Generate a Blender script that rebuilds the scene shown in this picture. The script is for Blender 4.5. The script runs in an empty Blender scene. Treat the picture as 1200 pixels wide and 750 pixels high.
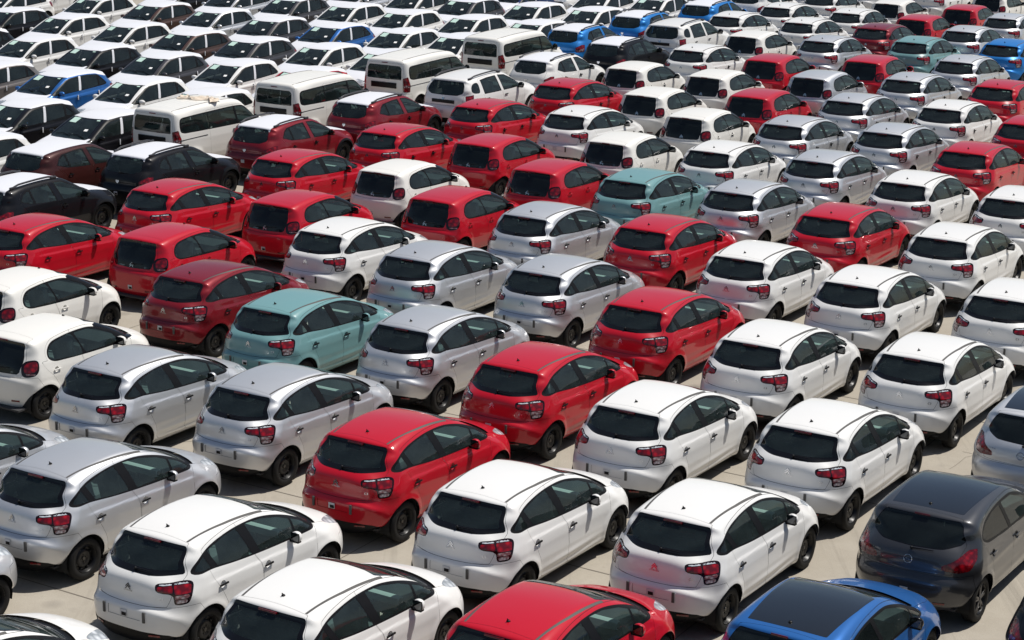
import bpy, bmesh, math, random
import numpy as np
from mathutils import Vector, Matrix

random.seed(7)
rng = np.random.default_rng(7)
S = bpy.context.scene
COL = S.collection
R = math.radians

# ------------------------------------------------------------------ camera, sky, sun, exposure
HEAD = R(-32.6)                      # heading of every file of cars (world z rotation)
CAM_H = 11.3758
cam = bpy.data.cameras.new('camera')
cam.sensor_fit = 'HORIZONTAL'; cam.sensor_width = 36.0
cam.lens = 36.0 * 2364.33 / 1200.0
cam.clip_start = 0.5; cam.clip_end = 6000
camo = bpy.data.objects.new('camera', cam); COL.objects.link(camo)
camo.location = (0, 0, CAM_H)
camo.rotation_euler = (R(90 - 16.2576), 0, 0)
S.camera = camo

SUN_ELEV = R(64)
SUN_BODY = (0.30, 0.42)              # sun seen from a car: to its right, and ahead of it
_c, _s = math.cos(HEAD), math.sin(HEAD)
sx = _c * SUN_BODY[0] - _s * SUN_BODY[1]
sy = _s * SUN_BODY[0] + _c * SUN_BODY[1]
SUN_AZ = math.atan2(sx, sy)          # clockwise from +y
sd = Vector((math.sin(SUN_AZ) * math.cos(SUN_ELEV), math.cos(SUN_AZ) * math.cos(SUN_ELEV), math.sin(SUN_ELEV)))

world = bpy.data.worlds.new('World'); S.world = world; world.use_nodes = True
nt = world.node_tree
sky = nt.nodes.new('ShaderNodeTexSky'); sky.sky_type = 'NISHITA'; sky.sun_disc = False
sky.sun_elevation = SUN_ELEV; sky.sun_rotation = SUN_AZ
sky.air_density = 1.0; sky.dust_density = 1.2; sky.ozone_density = 1.0
bg = nt.nodes['Background']; bg.inputs['Strength'].default_value = 0.07
nt.links.new(sky.outputs['Color'], bg.inputs['Color'])

sl = bpy.data.lights.new('sun', 'SUN'); sl.energy = 4.8; sl.angle = R(0.53); sl.color = (1.0, 0.955, 0.89)
so = bpy.data.objects.new('sun', sl); COL.objects.link(so)
so.rotation_euler = (-sd).to_track_quat('-Z', 'Y').to_euler()
so.location = (0, 0, 60)

S.view_settings.view_transform = 'Standard'; S.view_settings.look = 'None'
S.view_settings.exposure = 0.0; S.view_settings.gamma = 1.0
S.cycles.max_bounces = 10; S.cycles.transparent_max_bounces = 14
S.cycles.diffuse_bounces = 3; S.cycles.glossy_bounces = 4

# ------------------------------------------------------------------ materials
def new_mat(name):
    m = bpy.data.materials.new(name); m.use_nodes = True
    return m, m.node_tree, m.node_tree.nodes['Principled BSDF']

def simple(name, col, rough=.5, metal=0., coat=0., spec=.5, noise=0., bump=0.):
    m, t, b = new_mat(name)
    b.inputs['Base Color'].default_value = (*col, 1); b.inputs['Roughness'].default_value = rough
    b.inputs['Metallic'].default_value = metal; b.inputs['Coat Weight'].default_value = coat
    b.inputs['Coat Roughness'].default_value = .04; b.inputs['Specular IOR Level'].default_value = spec
    if noise or bump:
        tc = t.nodes.new('ShaderNodeTexCoord'); n = t.nodes.new('ShaderNodeTexNoise')
        n.inputs['Scale'].default_value = 14; n.inputs['Detail'].default_value = 4
        t.links.new(tc.outputs['Object'], n.inputs['Vector'])
        if noise:
            mx = t.nodes.new('ShaderNodeMix'); mx.data_type = 'RGBA'
            mx.inputs[6].default_value = (*[c * (1 - noise) for c in col], 1)
            mx.inputs[7].default_value = (*[min(1, c * (1 + noise)) for c in col], 1)
            t.links.new(n.outputs['Fac'], mx.inputs[0]); t.links.new(mx.outputs[2], b.inputs['Base Color'])
        if bump:
            bp = t.nodes.new('ShaderNodeBump'); bp.inputs['Strength'].default_value = bump
            t.links.new(n.outputs['Fac'], bp.inputs['Height']); t.links.new(bp.outputs['Normal'], b.inputs['Normal'])
    return m

def paint(name, col, metal=0., rough=.35, dust_or_veil=.05, coat=.5, spec=.3):
    """clear-coated car paint, faintly uneven with road dirt that settles on it (per car)"""
    m, t, b = new_mat(name)
    tc = t.nodes.new('ShaderNodeTexCoord'); oi = t.nodes.new('ShaderNodeObjectInfo')
    ad = t.nodes.new('ShaderNodeVectorMath'); ad.operation = 'ADD'
    sc = t.nodes.new('ShaderNodeVectorMath'); sc.operation = 'SCALE'; sc.inputs['Scale'].default_value = 9.0
    cb = t.nodes.new('ShaderNodeCombineXYZ')
    for k in range(3): t.links.new(oi.outputs['Random'], cb.inputs[k])
    t.links.new(cb.outputs[0], sc.inputs[0]); t.links.new(tc.outputs['Object'], ad.inputs[0]); t.links.new(sc.outputs[0], ad.inputs[1])
    n = t.nodes.new('ShaderNodeTexNoise'); n.inputs['Scale'].default_value = 2.2; n.inputs['Detail'].default_value = 6; n.inputs['Roughness'].default_value = .65
    t.links.new(ad.outputs[0], n.inputs['Vector'])
    mr = t.nodes.new('ShaderNodeMapRange'); mr.inputs[1].default_value = .35; mr.inputs[2].default_value = .8
    mr.inputs[3].default_value = dust_or_veil * .4; mr.inputs[4].default_value = dust_or_veil * 2.2
    t.links.new(n.outputs['Fac'], mr.inputs[0])
    mx = t.nodes.new('ShaderNodeMix'); mx.data_type = 'RGBA'
    mx.inputs[6].default_value = (*col, 1); mx.inputs[7].default_value = (.36, .33, .28, 1)
    t.links.new(mr.outputs[0], mx.inputs[0]); t.links.new(mx.outputs[2], b.inputs['Base Color'])
    b.inputs['Metallic'].default_value = metal; b.inputs['Roughness'].default_value = rough
    b.inputs['Coat Weight'].default_value = coat; b.inputs['Coat IOR'].default_value = 1.5; b.inputs['Specular IOR Level'].default_value = spec
    r2 = t.nodes.new('ShaderNodeMapRange'); r2.inputs[3].default_value = .015; r2.inputs[4].default_value = .05
    t.links.new(n.outputs['Fac'], r2.inputs[0]); t.links.new(r2.outputs[0], b.inputs['Coat Roughness'])
    return m

def glass(name, tint, dust_or_veil=.05):  # teal diffuse veil lightens the panes, standing in for reflections and interior light
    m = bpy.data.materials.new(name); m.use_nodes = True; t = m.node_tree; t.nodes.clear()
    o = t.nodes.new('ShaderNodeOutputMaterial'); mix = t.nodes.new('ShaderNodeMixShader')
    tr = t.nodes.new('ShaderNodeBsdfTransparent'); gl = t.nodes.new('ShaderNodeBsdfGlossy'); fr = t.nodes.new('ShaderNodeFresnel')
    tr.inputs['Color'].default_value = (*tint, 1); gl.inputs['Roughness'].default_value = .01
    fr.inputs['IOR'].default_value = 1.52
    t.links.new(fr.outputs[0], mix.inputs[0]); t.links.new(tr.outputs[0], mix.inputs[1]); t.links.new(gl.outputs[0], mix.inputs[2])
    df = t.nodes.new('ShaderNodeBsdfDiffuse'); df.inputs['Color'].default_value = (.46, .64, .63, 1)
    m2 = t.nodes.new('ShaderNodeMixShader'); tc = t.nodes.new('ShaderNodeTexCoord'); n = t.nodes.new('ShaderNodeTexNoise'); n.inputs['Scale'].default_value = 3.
    n.inputs['Detail'].default_value = 5; r = t.nodes.new('ShaderNodeMapRange'); r.inputs[1].default_value = .3; r.inputs[2].default_value = .75; r.inputs[3].default_value = dust_or_veil * .5; r.inputs[4].default_value = dust_or_veil * 1.5
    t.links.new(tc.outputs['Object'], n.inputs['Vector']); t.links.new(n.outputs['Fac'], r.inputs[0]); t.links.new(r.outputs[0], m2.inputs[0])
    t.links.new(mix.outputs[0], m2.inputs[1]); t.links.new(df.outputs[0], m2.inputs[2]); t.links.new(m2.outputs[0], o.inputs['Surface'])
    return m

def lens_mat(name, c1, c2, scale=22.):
    """moulded lamp lens: lighter and darker cells paint its optics, and on red lenses sun glints"""
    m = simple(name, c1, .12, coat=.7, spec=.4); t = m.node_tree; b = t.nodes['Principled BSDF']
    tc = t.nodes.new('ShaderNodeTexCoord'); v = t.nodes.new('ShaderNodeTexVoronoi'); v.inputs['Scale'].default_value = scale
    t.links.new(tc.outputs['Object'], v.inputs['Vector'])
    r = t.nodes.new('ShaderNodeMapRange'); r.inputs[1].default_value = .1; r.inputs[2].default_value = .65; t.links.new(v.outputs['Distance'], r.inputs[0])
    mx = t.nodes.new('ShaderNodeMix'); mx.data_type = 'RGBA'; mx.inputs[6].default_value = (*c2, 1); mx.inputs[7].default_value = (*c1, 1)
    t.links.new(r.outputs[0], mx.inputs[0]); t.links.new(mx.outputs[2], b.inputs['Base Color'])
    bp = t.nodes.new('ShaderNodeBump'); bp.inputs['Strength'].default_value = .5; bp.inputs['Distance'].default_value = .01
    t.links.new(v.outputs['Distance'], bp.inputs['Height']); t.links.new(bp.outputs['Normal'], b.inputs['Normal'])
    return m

PAINT = {
    'white':  paint('white paint', (.76, .755, .735), dust_or_veil=.02, coat=.55, spec=.2),
    'cream':  paint('warm white paint', (.78, .765, .72), dust_or_veil=.02, coat=.4, spec=.25),
    'silver': paint('silver metallic paint', (.66, .67, .685), metal=.75, rough=.48, coat=.8),
    'red':    paint('red paint', (.47, .003, .015), dust_or_veil=.006, coat=.8, spec=.2),
    'darkred': paint('dark red metallic paint', (.20, .003, .010), metal=.2, rough=.4, dust_or_veil=.01, coat=.8, spec=.2),
    'teal':   paint('pale teal paint', (.150, .305, .315), dust_or_veil=.03, coat=.5),
    'blue':   paint('bright blue metallic paint', (.012, .19, .55), metal=.3, rough=.4, dust_or_veil=.01, coat=.5),
    'navy':   paint('dark navy paint', (.010, .025, .10), dust_or_veil=.01, coat=.45, spec=.2),
    'black':  paint('black paint', (.005, .005, .007), dust_or_veil=.004, coat=.38, spec=.15),
    'brown':  paint('brown metallic paint', (.085, .045, .035), metal=.4, rough=.4, dust_or_veil=.02, coat=.5),
    'maroon': paint('dark brown red paint', (.045, .009, .008), metal=.2, rough=.4, dust_or_veil=.01, coat=.45, spec=.2),
    'grey':   paint('dark grey metallic paint', (.068, .066, .073), metal=.5, rough=.4, dust_or_veil=.02, coat=.5),
    'taupe':  paint('grey brown metallic paint', (.19, .17, .16), metal=.5, rough=.4, dust_or_veil=.03, coat=.5),
    'anthracite': paint('anthracite metallic paint', (.052, .054, .060), metal=.5, rough=.35, dust_or_veil=.015, coat=.9, spec=.25),
    'midblue': paint('mid blue metallic paint', (.016, .125, .40), metal=.4, rough=.36, dust_or_veil=.01, coat=.9),
}
MT = {
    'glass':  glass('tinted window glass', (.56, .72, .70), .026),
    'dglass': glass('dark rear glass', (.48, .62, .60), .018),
    'bglass': glass('black tailgate glass', (.06, .07, .07), .012),
    'trim':   simple('black plastic trim', (.006, .006, .007), .45, spec=.2),
    'gloss':  simple('gloss black trim', (.005, .005, .006), .15, coat=.3, spec=.25),
    'strip':  simple('grey rubber roof strip', (.085, .082, .078), .6, spec=.3),
    'seam':   simple('dark panel gap', (.006, .006, .006), .8),
    'tyre':   simple('tyre rubber', (.010, .010, .010), .7, spec=.25, noise=.3),
    'rim':    simple('black steel rim', (.006, .006, .007), .38, spec=.35),
    'hub':    simple('bare steel hub', (.07, .068, .065), .3, metal=.9),
    'alloy':  simple('dark alloy', (.09, .09, .095), .3, metal=.8),
    'well':   simple('wheel well liner', (.008, .008, .008), .9),
    'chrome': simple('chrome', (.52, .53, .55), .12, metal=1.),
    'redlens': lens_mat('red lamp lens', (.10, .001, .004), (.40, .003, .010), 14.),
    'deepred': lens_mat('deep red lamp lens', (.10, .001, .004), (.19, .002, .006)),
    'bezel':  simple('dark lamp bezel', (.012, .003, .004), .15, coat=.5, spec=.3),
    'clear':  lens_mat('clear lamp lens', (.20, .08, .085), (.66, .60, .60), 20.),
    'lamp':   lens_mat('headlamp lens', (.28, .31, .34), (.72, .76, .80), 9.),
    'seat':   simple('seat cloth', (.12, .125, .125), .85, noise=.3),
    'dash':   simple('dashboard plastic', (.022, .023, .024), .6),
    'card':   simple('pale door card', (.50, .50, .47), .7),
    'liner':  simple('headliner cloth', (.40, .40, .385), .9),
    'floor':  simple('cabin carpet', (.04, .04, .042), .95),
    'film':   simple('white protective film', (.70, .71, .745), .45, coat=.15, spec=.3, noise=.03, bump=.06),
    'sticker': simple('pale green sticker', (.50, .68, .60), .6),
    'paper':  simple('white paper tag', (.82, .82, .80), .7),
    'rail':   simple('grey roof rail', (.06, .06, .065), .4, metal=.3),
    'blackroof': simple('black roof paint', (.006, .008, .011), .25, coat=1., spec=.3),
    'plate':  simple('bare plate bracket', (.55, .55, .56), .5),
    'dark':   simple('underbody black', (.006, .006, .006), .9),
    'mirror': simple('mirror glass', (.11, .115, .12), .03, metal=1.),
}

# ------------------------------------------------------------------ numeric mesh tools
def ss(a, b, x):
    t = np.clip((x - a) / (b - a), 0, 1); return t * t * (3 - 2 * t)

def spline(pts, n=10, closed=True):
    P = np.array(pts, float); N = len(P); out = []
    for i in range(N if closed else N - 1):
        p0, p1, p2, p3 = (P[(i - 1) % N], P[i], P[(i + 1) % N], P[(i + 2) % N]) if closed else \
            (P[max(i - 1, 0)], P[i], P[i + 1], P[min(i + 2, N - 1)])
        t = np.linspace(0, 1, n, endpoint=False)[:, None]
        d1, d2, d3 = [max(np.linalg.norm(a - b), 1e-6) ** .5 for a, b in ((p1, p0), (p2, p1), (p3, p2))]
        m1 = (p2 - p1) if d1 < 1e-2 else d2 * ((p1 - p0) / d1 - (p2 - p0) / (d1 + d2) + (p2 - p1) / d2)
        m2 = (p2 - p1) if d3 < 1e-2 else d2 * ((p2 - p1) / d2 - (p3 - p1) / (d2 + d3) + (p3 - p2) / d3)
        out.append((2 * t**3 - 3 * t**2 + 1) * p1 + (t**3 - 2 * t**2 + t) * m1 + (-2 * t**3 + 3 * t**2) * p2 + (t**3 - t**2) * m2)
    if not closed: out.append(P[-1:])
    return np.vstack(out)

def sdpoly(px, py, poly):
    """signed distance (negative inside) of points to a closed polygon"""
    px = np.asarray(px, float); py = np.asarray(py, float)
    d = np.full(px.shape, 1e9); s = np.ones(px.shape)
    K = len(poly)
    for i in range(K):
        ax, ay = poly[i]; bx, by = poly[i - 1]
        ex, ey = bx - ax, by - ay; wx, wy = px - ax, py - ay
        t = np.clip((wx * ex + wy * ey) / (ex * ex + ey * ey + 1e-12), 0, 1)
        dx, dy = wx - ex * t, wy - ey * t
        d = np.minimum(d, dx * dx + dy * dy)
        c1 = py >= ay; c2 = py < by; c3 = ex * wy > ey * wx
        s = np.where((c1 & c2 & c3) | (~c1 & ~c2 & ~c3), -s, s)
    return s * np.sqrt(d)

def smax(a, b, r):
    h = np.maximum(r - np.abs(a - b), 0) / r
    return np.maximum(a, b) + h * h * r * .25

class SM:                                             # a triangle mesh with vertex normals
    def __init__(s, v, f, n): s.v, s.f, s.n = v, f, n
    def sub(s, keep):
        f = s.f[keep]
        if len(f) == 0: return SM(np.zeros((0, 3)), np.zeros((0, 3), int), np.zeros((0, 3)))
        u, inv = np.unique(f, return_inverse=True)
        return SM(s.v[u], inv.reshape(-1, 3), s.n[u])
    def off(s, d): return SM(s.v + s.n * d, s.f, s.n)

def cut(m, val):
    """split along val = 0 -> (part with val < 0, part with val > 0)"""
    if len(m.f) == 0: return m, m
    val = np.where(np.abs(val) < 1e-6, 1e-6, val)
    neg = val < 0; k = neg[m.f].sum(1)
    mixed = (k > 0) & (k < 3)
    V, N = [m.v], [m.n]; nin = list(m.f[k == 3]); nout = list(m.f[k == 0])
    cache = {}; nv = len(m.v); nvv = []; nnn = []
    def ev(a, b):
        nonlocal nv
        key = (a, b) if a < b else (b, a)
        if key in cache: return cache[key]
        t = val[a] / (val[a] - val[b])
        nvv.append(m.v[a] + (m.v[b] - m.v[a]) * t); nn = m.n[a] + (m.n[b] - m.n[a]) * t
        nnn.append(nn / (np.linalg.norm(nn) + 1e-9)); cache[key] = nv; nv += 1
        return nv - 1
    for tri in m.f[mixed]:
        s = [neg[i] for i in tri]; j = s.index(True) if sum(s) == 1 else s.index(False)
        a, b, c = tri[j], tri[(j + 1) % 3], tri[(j + 2) % 3]
        ab, ac = ev(a, b), ev(a, c)
        one, two = (nin, nout) if neg[a] else (nout, nin)
        one.append((a, ab, ac)); two.append((ab, b, c)); two.append((ab, c, ac))
    if nvv: V.append(np.array(nvv)); N.append(np.array(nnn))
    full = SM(np.vstack(V), None, np.vstack(N)); res = []
    for L in (nin, nout):
        full.f = np.array(L, int).reshape(-1, 3); res.append(full.sub(slice(None)))
    return res

def join(ms):
    ms = [m for m in ms if len(m.f)]
    v, f, n, o = [], [], [], 0
    for m in ms: v.append(m.v); f.append(m.f + o); n.append(m.n); o += len(m.v)
    return SM(np.vstack(v), np.vstack(f), np.vstack(n)) if ms else SM(np.zeros((0, 3)), np.zeros((0, 3), int), np.zeros((0, 3)))

def surface_net(F, lo, hi, h):
    xs = [np.arange(lo[k], hi[k] + h, h) for k in range(3)]
    X, Y, Z = np.meshgrid(*xs, indexing='ij'); G = F(X, Y, Z)
    ins = G < 0
    c = ins[:-1, :-1, :-1]; cnt = np.zeros(c.shape, int)
    for i in (0, 1):
        for j in (0, 1):
            for k in (0, 1):
                cnt += ins[i:i + c.shape[0], j:j + c.shape[1], k:k + c.shape[2]]
    act = (cnt > 0) & (cnt < 8); idx = -np.ones(c.shape, int); ii = np.argwhere(act); idx[act] = np.arange(len(ii))
    v = np.array(lo) + (ii + .5) * h
    quads = []
    for ax in range(3):
        a = [slice(None)] * 3; b = [slice(None)] * 3; a[ax] = slice(0, -1); b[ax] = slice(1, None)
        cr = ins[tuple(a)] != ins[tuple(b)]; up = ins[tuple(a)]
        e = np.argwhere(cr); u, w = (ax + 1) % 3, (ax + 2) % 3
        ok = (e[:, u] > 0) & (e[:, w] > 0) & (e[:, u] < c.shape[u]) & (e[:, w] < c.shape[w]); e = e[ok]
        def at(du, dw):
            q = e.copy(); q[:, u] += du; q[:, w] += dw; return idx[q[:, 0], q[:, 1], q[:, 2]]
        q = np.stack([at(-1, -1), at(0, -1), at(0, 0), at(-1, 0)], 1)
        fl = ~up[e[:, 0], e[:, 1], e[:, 2]]; q[fl] = q[fl][:, ::-1]
        quads.append(q)
    return v, np.vstack(quads)

def grad(F, v, e=.012):
    g = np.empty_like(v)
    for k in range(3):
        a = v.copy(); b = v.copy(); a[:, k] += e; b[:, k] -= e
        g[:, k] = (F(a[:, 0], a[:, 1], a[:, 2]) - F(b[:, 0], b[:, 1], b[:, 2])) / (2 * e)
    return g

def project(F, v, it=4):
    for _ in range(it):
        g = grad(F, v); d = F(v[:, 0], v[:, 1], v[:, 2]); v = v - g * (d / ((g * g).sum(1) + 1e-6))[:, None]
    return v

# ------------------------------------------------------------------ body shell from a side profile and a plan
def tab(pts, x):
    P = np.array(sorted(pts)); xs = np.linspace(P[0, 0] - .3, P[-1, 0] + .3, 400)
    ys = np.interp(xs, P[:, 0], P[:, 1]); w = max(3, int(.07 / (xs[1] - xs[0]))) | 1
    k = np.hanning(w + 2)[1:-1]; k /= k.sum(); ys = np.convolve(np.pad(ys, w // 2, 'edge'), k, 'valid')
    return np.interp(x, xs, ys)

class Shell:
    def __init__(s, sp):
        s.sp = sp
        prof = spline(sp['profile'], 8); h = .02; s.h = h
        s.lo = prof.min(0) - .42; hi = prof.max(0) + .42
        ys = np.arange(s.lo[0], hi[0], h); zs = np.arange(s.lo[1], hi[1], h)
        Y, Z = np.meshgrid(ys, zs, indexing='ij'); G = sdpoly(Y, Z, prof)
        for _ in range(sp.get('blur', 2)):
            P = np.pad(G, 1, 'edge'); G = (P[:-2, 1:-1] + 2 * P[1:-1, 1:-1] + P[2:, 1:-1]) / 4
            P = np.pad(G, 1, 'edge'); G = (P[1:-1, :-2] + 2 * P[1:-1, 1:-1] + P[1:-1, 2:]) / 4
        s.G = G
    def sd2(s, y, z):
        a = np.clip((y - s.lo[0]) / s.h, 0, s.G.shape[0] - 1.001); b = np.clip((z - s.lo[1]) / s.h, 0, s.G.shape[1] - 1.001)
        i = a.astype(int); j = b.astype(int); a = a - i; b = b - j; G = s.G
        return (G[i, j] * (1 - a) + G[i + 1, j] * a) * (1 - b) + (G[i, j + 1] * (1 - a) + G[i + 1, j + 1] * a) * b
    def belt(s, y): return s.sp['belt'][0] + s.sp['belt'][1] * y
    def halfw(s, y, z):
        sp = s.sp
        w = tab(sp['plan'], y) + tab(sp['section'], z - s.belt(y))
        for (ay, az, rad, amp) in ((sp['axles'][0], sp['wr'], sp['arch'], sp.get('flare', .02)), (sp['axles'][1], sp['wr'], sp['arch'], sp.get('flare', .02))):
            rho = np.hypot(y - ay, z - az); w = w + amp * np.exp(-((rho - rad - .01) / .06) ** 2) * ss(.95, .6, z)
        if 'crease' in sp:
            z0, sl, amp, wd, ya, yb = sp['crease']; w = w - amp * np.tanh((z - z0 - sl * y) / wd) * ss(ya - .12, ya + .12, y) * ss(yb + .12, yb - .12, y) * ss(.25, .05, np.abs(z - z0 - sl * y))
        for (by, bz, ry, rz, amp) in sp.get('bumps', ()):
            w = w + amp * np.exp(-((y - by) / ry) ** 2 - ((z - bz) / rz) ** 2)
        return w
    def F(s, x, y, z):
        sp = s.sp; ax = np.abs(x)
        yp = y - sp['camr'] * ax**2 * ss(sp.get('camr_from', -.7), -1.7, y) + sp['camf'] * ax**2 * ss(.2, 1.5, y)
        zp = z + sp['crown'] * ax**2 * ss(.7, 1.05, z)
        A = s.sd2(yp, zp); B = (ax - s.halfw(y, z)) * .93
        up = ss(1.12, 1.30, z)
        r = sp['r0'] + (sp['rr'] * (1 - up) + sp.get('rrup', .16) * up - sp['r0']) * ss(-1.1, -1.65, y) + (sp['rf'] - sp['r0']) * ss(.8, 1.6, y)
        return smax(A, B, r)
    def mesh(s, h=.028):
        sp = s.sp; lo = (-1.05 - .0137, s.lo[0] + .3 + .0071, .05 + .0033); hi = (1.05, s.lo[0] + s.G.shape[0] * s.h - .3, s.lo[1] + s.G.shape[1] * s.h - .3)
        v, q = surface_net(s.F, lo, hi, h)
        v = project(s.F, v, 3)
        for _ in range(3):                              # even the grid out on the surface
            acc = np.zeros_like(v); cnt = np.zeros(len(v))
            for a in range(4):
                np.add.at(acc, q[:, a], v[q[:, (a + 1) % 4]]); np.add.at(cnt, q[:, a], 1)
                np.add.at(acc, q[:, a], v[q[:, a - 1]]); np.add.at(cnt, q[:, a], 1)
            v = project(s.F, v * .5 + .5 * acc / cnt[:, None], 2)
        n = grad(s.F, v); n /= np.linalg.norm(n, axis=1)[:, None]
        f = np.vstack([q[:, [0, 1, 2]], q[:, [0, 2, 3]]])
        # outward orientation
        t = np.cross(v[f[:, 1]] - v[f[:, 0]], v[f[:, 2]] - v[f[:, 0]]); bad = (t * n[f].sum(1)).sum(1) < 0
        f[bad] = f[bad][:, ::-1]
        return SM(v, f, n)
    def at(s, x, y, z, it=8):
        p = project(s.F, np.array([[x, y, z]], float), it); n = grad(s.F, p); n /= np.linalg.norm(n)
        return p[0], n[0]

# ------------------------------------------------------------------ blender mesh helpers
def to_mesh(name, m, mat, smooth=True):
    me = bpy.data.meshes.new(name)
    me.from_pydata(m.v.tolist(), [], m.f.tolist())
    me.materials.append(mat)
    if smooth and len(m.f):
        me.polygons.foreach_set('use_smooth', np.ones(len(me.polygons), bool))
        me.normals_split_custom_set_from_vertices(m.n.tolist())
    me.update()
    return me

class B:                                               # small bmesh collector for hard parts
    def __init__(s): s.bm = bmesh.new()
    def box(s, c, size, rot=None, bev=.0, taper=None):
        r = bmesh.ops.create_cube(s.bm, size=1.0); vs = r['verts']
        for v in vs:
            v.co = Vector((v.co.x * size[0], v.co.y * size[1], v.co.z * size[2]))
            if taper and v.co.z > 0: v.co.x *= taper[0]; v.co.y *= taper[1]
        if bev:
            es = list({e for v in vs for e in v.link_edges})
            g = bmesh.ops.bevel(s.bm, geom=es, offset=bev, segments=2, affect='EDGES', profile=.6); vs = list({v for f in g['faces'] for v in f.verts} | {v for v in vs if v.is_valid})
        M = Matrix.Translation(c) @ (rot.to_4x4() if rot is not None else Matrix.Identity(4))
        for v in vs: v.co = M @ v.co
        return s
    def lathe(s, prof, c=(0, 0, 0), axis='x', n=28, rot=None):
        rings = []
        for (a, r) in prof:
            ring = []
            for k in range(n):
                t = 2 * math.pi * k / n
                p = Vector((a, r * math.cos(t), r * math.sin(t))) if axis == 'x' else (Vector((r * math.cos(t), a, r * math.sin(t))) if axis == 'y' else Vector((r * math.cos(t), r * math.sin(t), a)))
                if rot is not None: p = rot @ p
                ring.append(s.bm.verts.new(p + Vector(c)))
            rings.append(ring)
        for a, b in zip(rings, rings[1:]):
            for k in range(n):
                s.bm.faces.new((a[k], a[(k + 1) % n], b[(k + 1) % n], b[k]))
        return s
    def tube(s, pts, r, n=6, flat=1.):
        P = [Vector(p) for p in pts]; rings = []
        for i, p in enumerate(P):
            d = (P[min(i + 1, len(P) - 1)] - P[max(i - 1, 0)]).normalized()
            u = d.cross(Vector((0, 0, 1)));  u = u.normalized() if u.length > 1e-4 else Vector((1, 0, 0)); w = u.cross(d)
            rr = r[i] if isinstance(r, (list, tuple)) else r
            rings.append([s.bm.verts.new(p + u * rr * math.cos(2 * math.pi * k / n) + w * rr * flat * math.sin(2 * math.pi * k / n)) for k in range(n)])
        for a, b in zip(rings, rings[1:]):
            for k in range(n): s.bm.faces.new((a[k], a[(k + 1) % n], b[(k + 1) % n], b[k]))
        s.bm.faces.new(rings[0][::-1]); s.bm.faces.new(rings[-1])
        return s
    def poly(s, pts, d):                               # extruded polygon; pts 3-D, d = extrusion vector
        a = [s.bm.verts.new(p) for p in pts]; b = [s.bm.verts.new(Vector(p) + Vector(d)) for p in pts]; n = len(a)
        s.bm.faces.new(a); s.bm.faces.new(b[::-1])
        for k in range(n): s.bm.faces.new((a[k], b[k], b[(k + 1) % n], a[(k + 1) % n]))
        return s
    def ball(s, c, rad, u=12, v=8, rot=None):
        r = bmesh.ops.create_uvsphere(s.bm, u_segments=u, v_segments=v, radius=1)
        for q in r['verts']:
            p = Vector((q.co.x * rad[0], q.co.y * rad[1], q.co.z * rad[2]))
            if rot is not None: p = rot @ p
            q.co = p + Vector(c)
        return s
    def done(s, name, mat, smooth=35):
        bmesh.ops.recalc_face_normals(s.bm, faces=s.bm.faces)
        me = bpy.data.meshes.new(name); s.bm.to_mesh(me); s.bm.free(); me.materials.append(mat)
        if smooth:
            me.polygons.foreach_set('use_smooth', np.ones(len(me.polygons), bool))
            try: me.set_sharp_from_angle(angle=R(smooth))
            except Exception: pass
        return me

def frame(n, up=(0, 0, 1)):
    """rotation whose z axis is n and whose y axis is as near up as can be"""
    z = Vector(n).normalized(); x = Vector(up).cross(z)
    if x.length < 1e-4: x = Vector((1, 0, 0))
    x.normalize(); y = z.cross(x)
    return Matrix((x, y, z)).transposed()

# ------------------------------------------------------------------ a car as a tree of parts
class Car:
    def __init__(s, sp):
        s.sp = sp; s.nodes = []                        # [name, mesh, material key, parent index or None, smallest scale at which it is worth having]
    def add(s, name, me, mat, parent=None, far=True, label=None):
        s.nodes.append((name, me, mat, parent, far, label)); return len(s.nodes) - 1

def mirror_poly(half):
    h = list(half); return np.array(h + [(-x, y) for x, y in reversed(h)])

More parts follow.
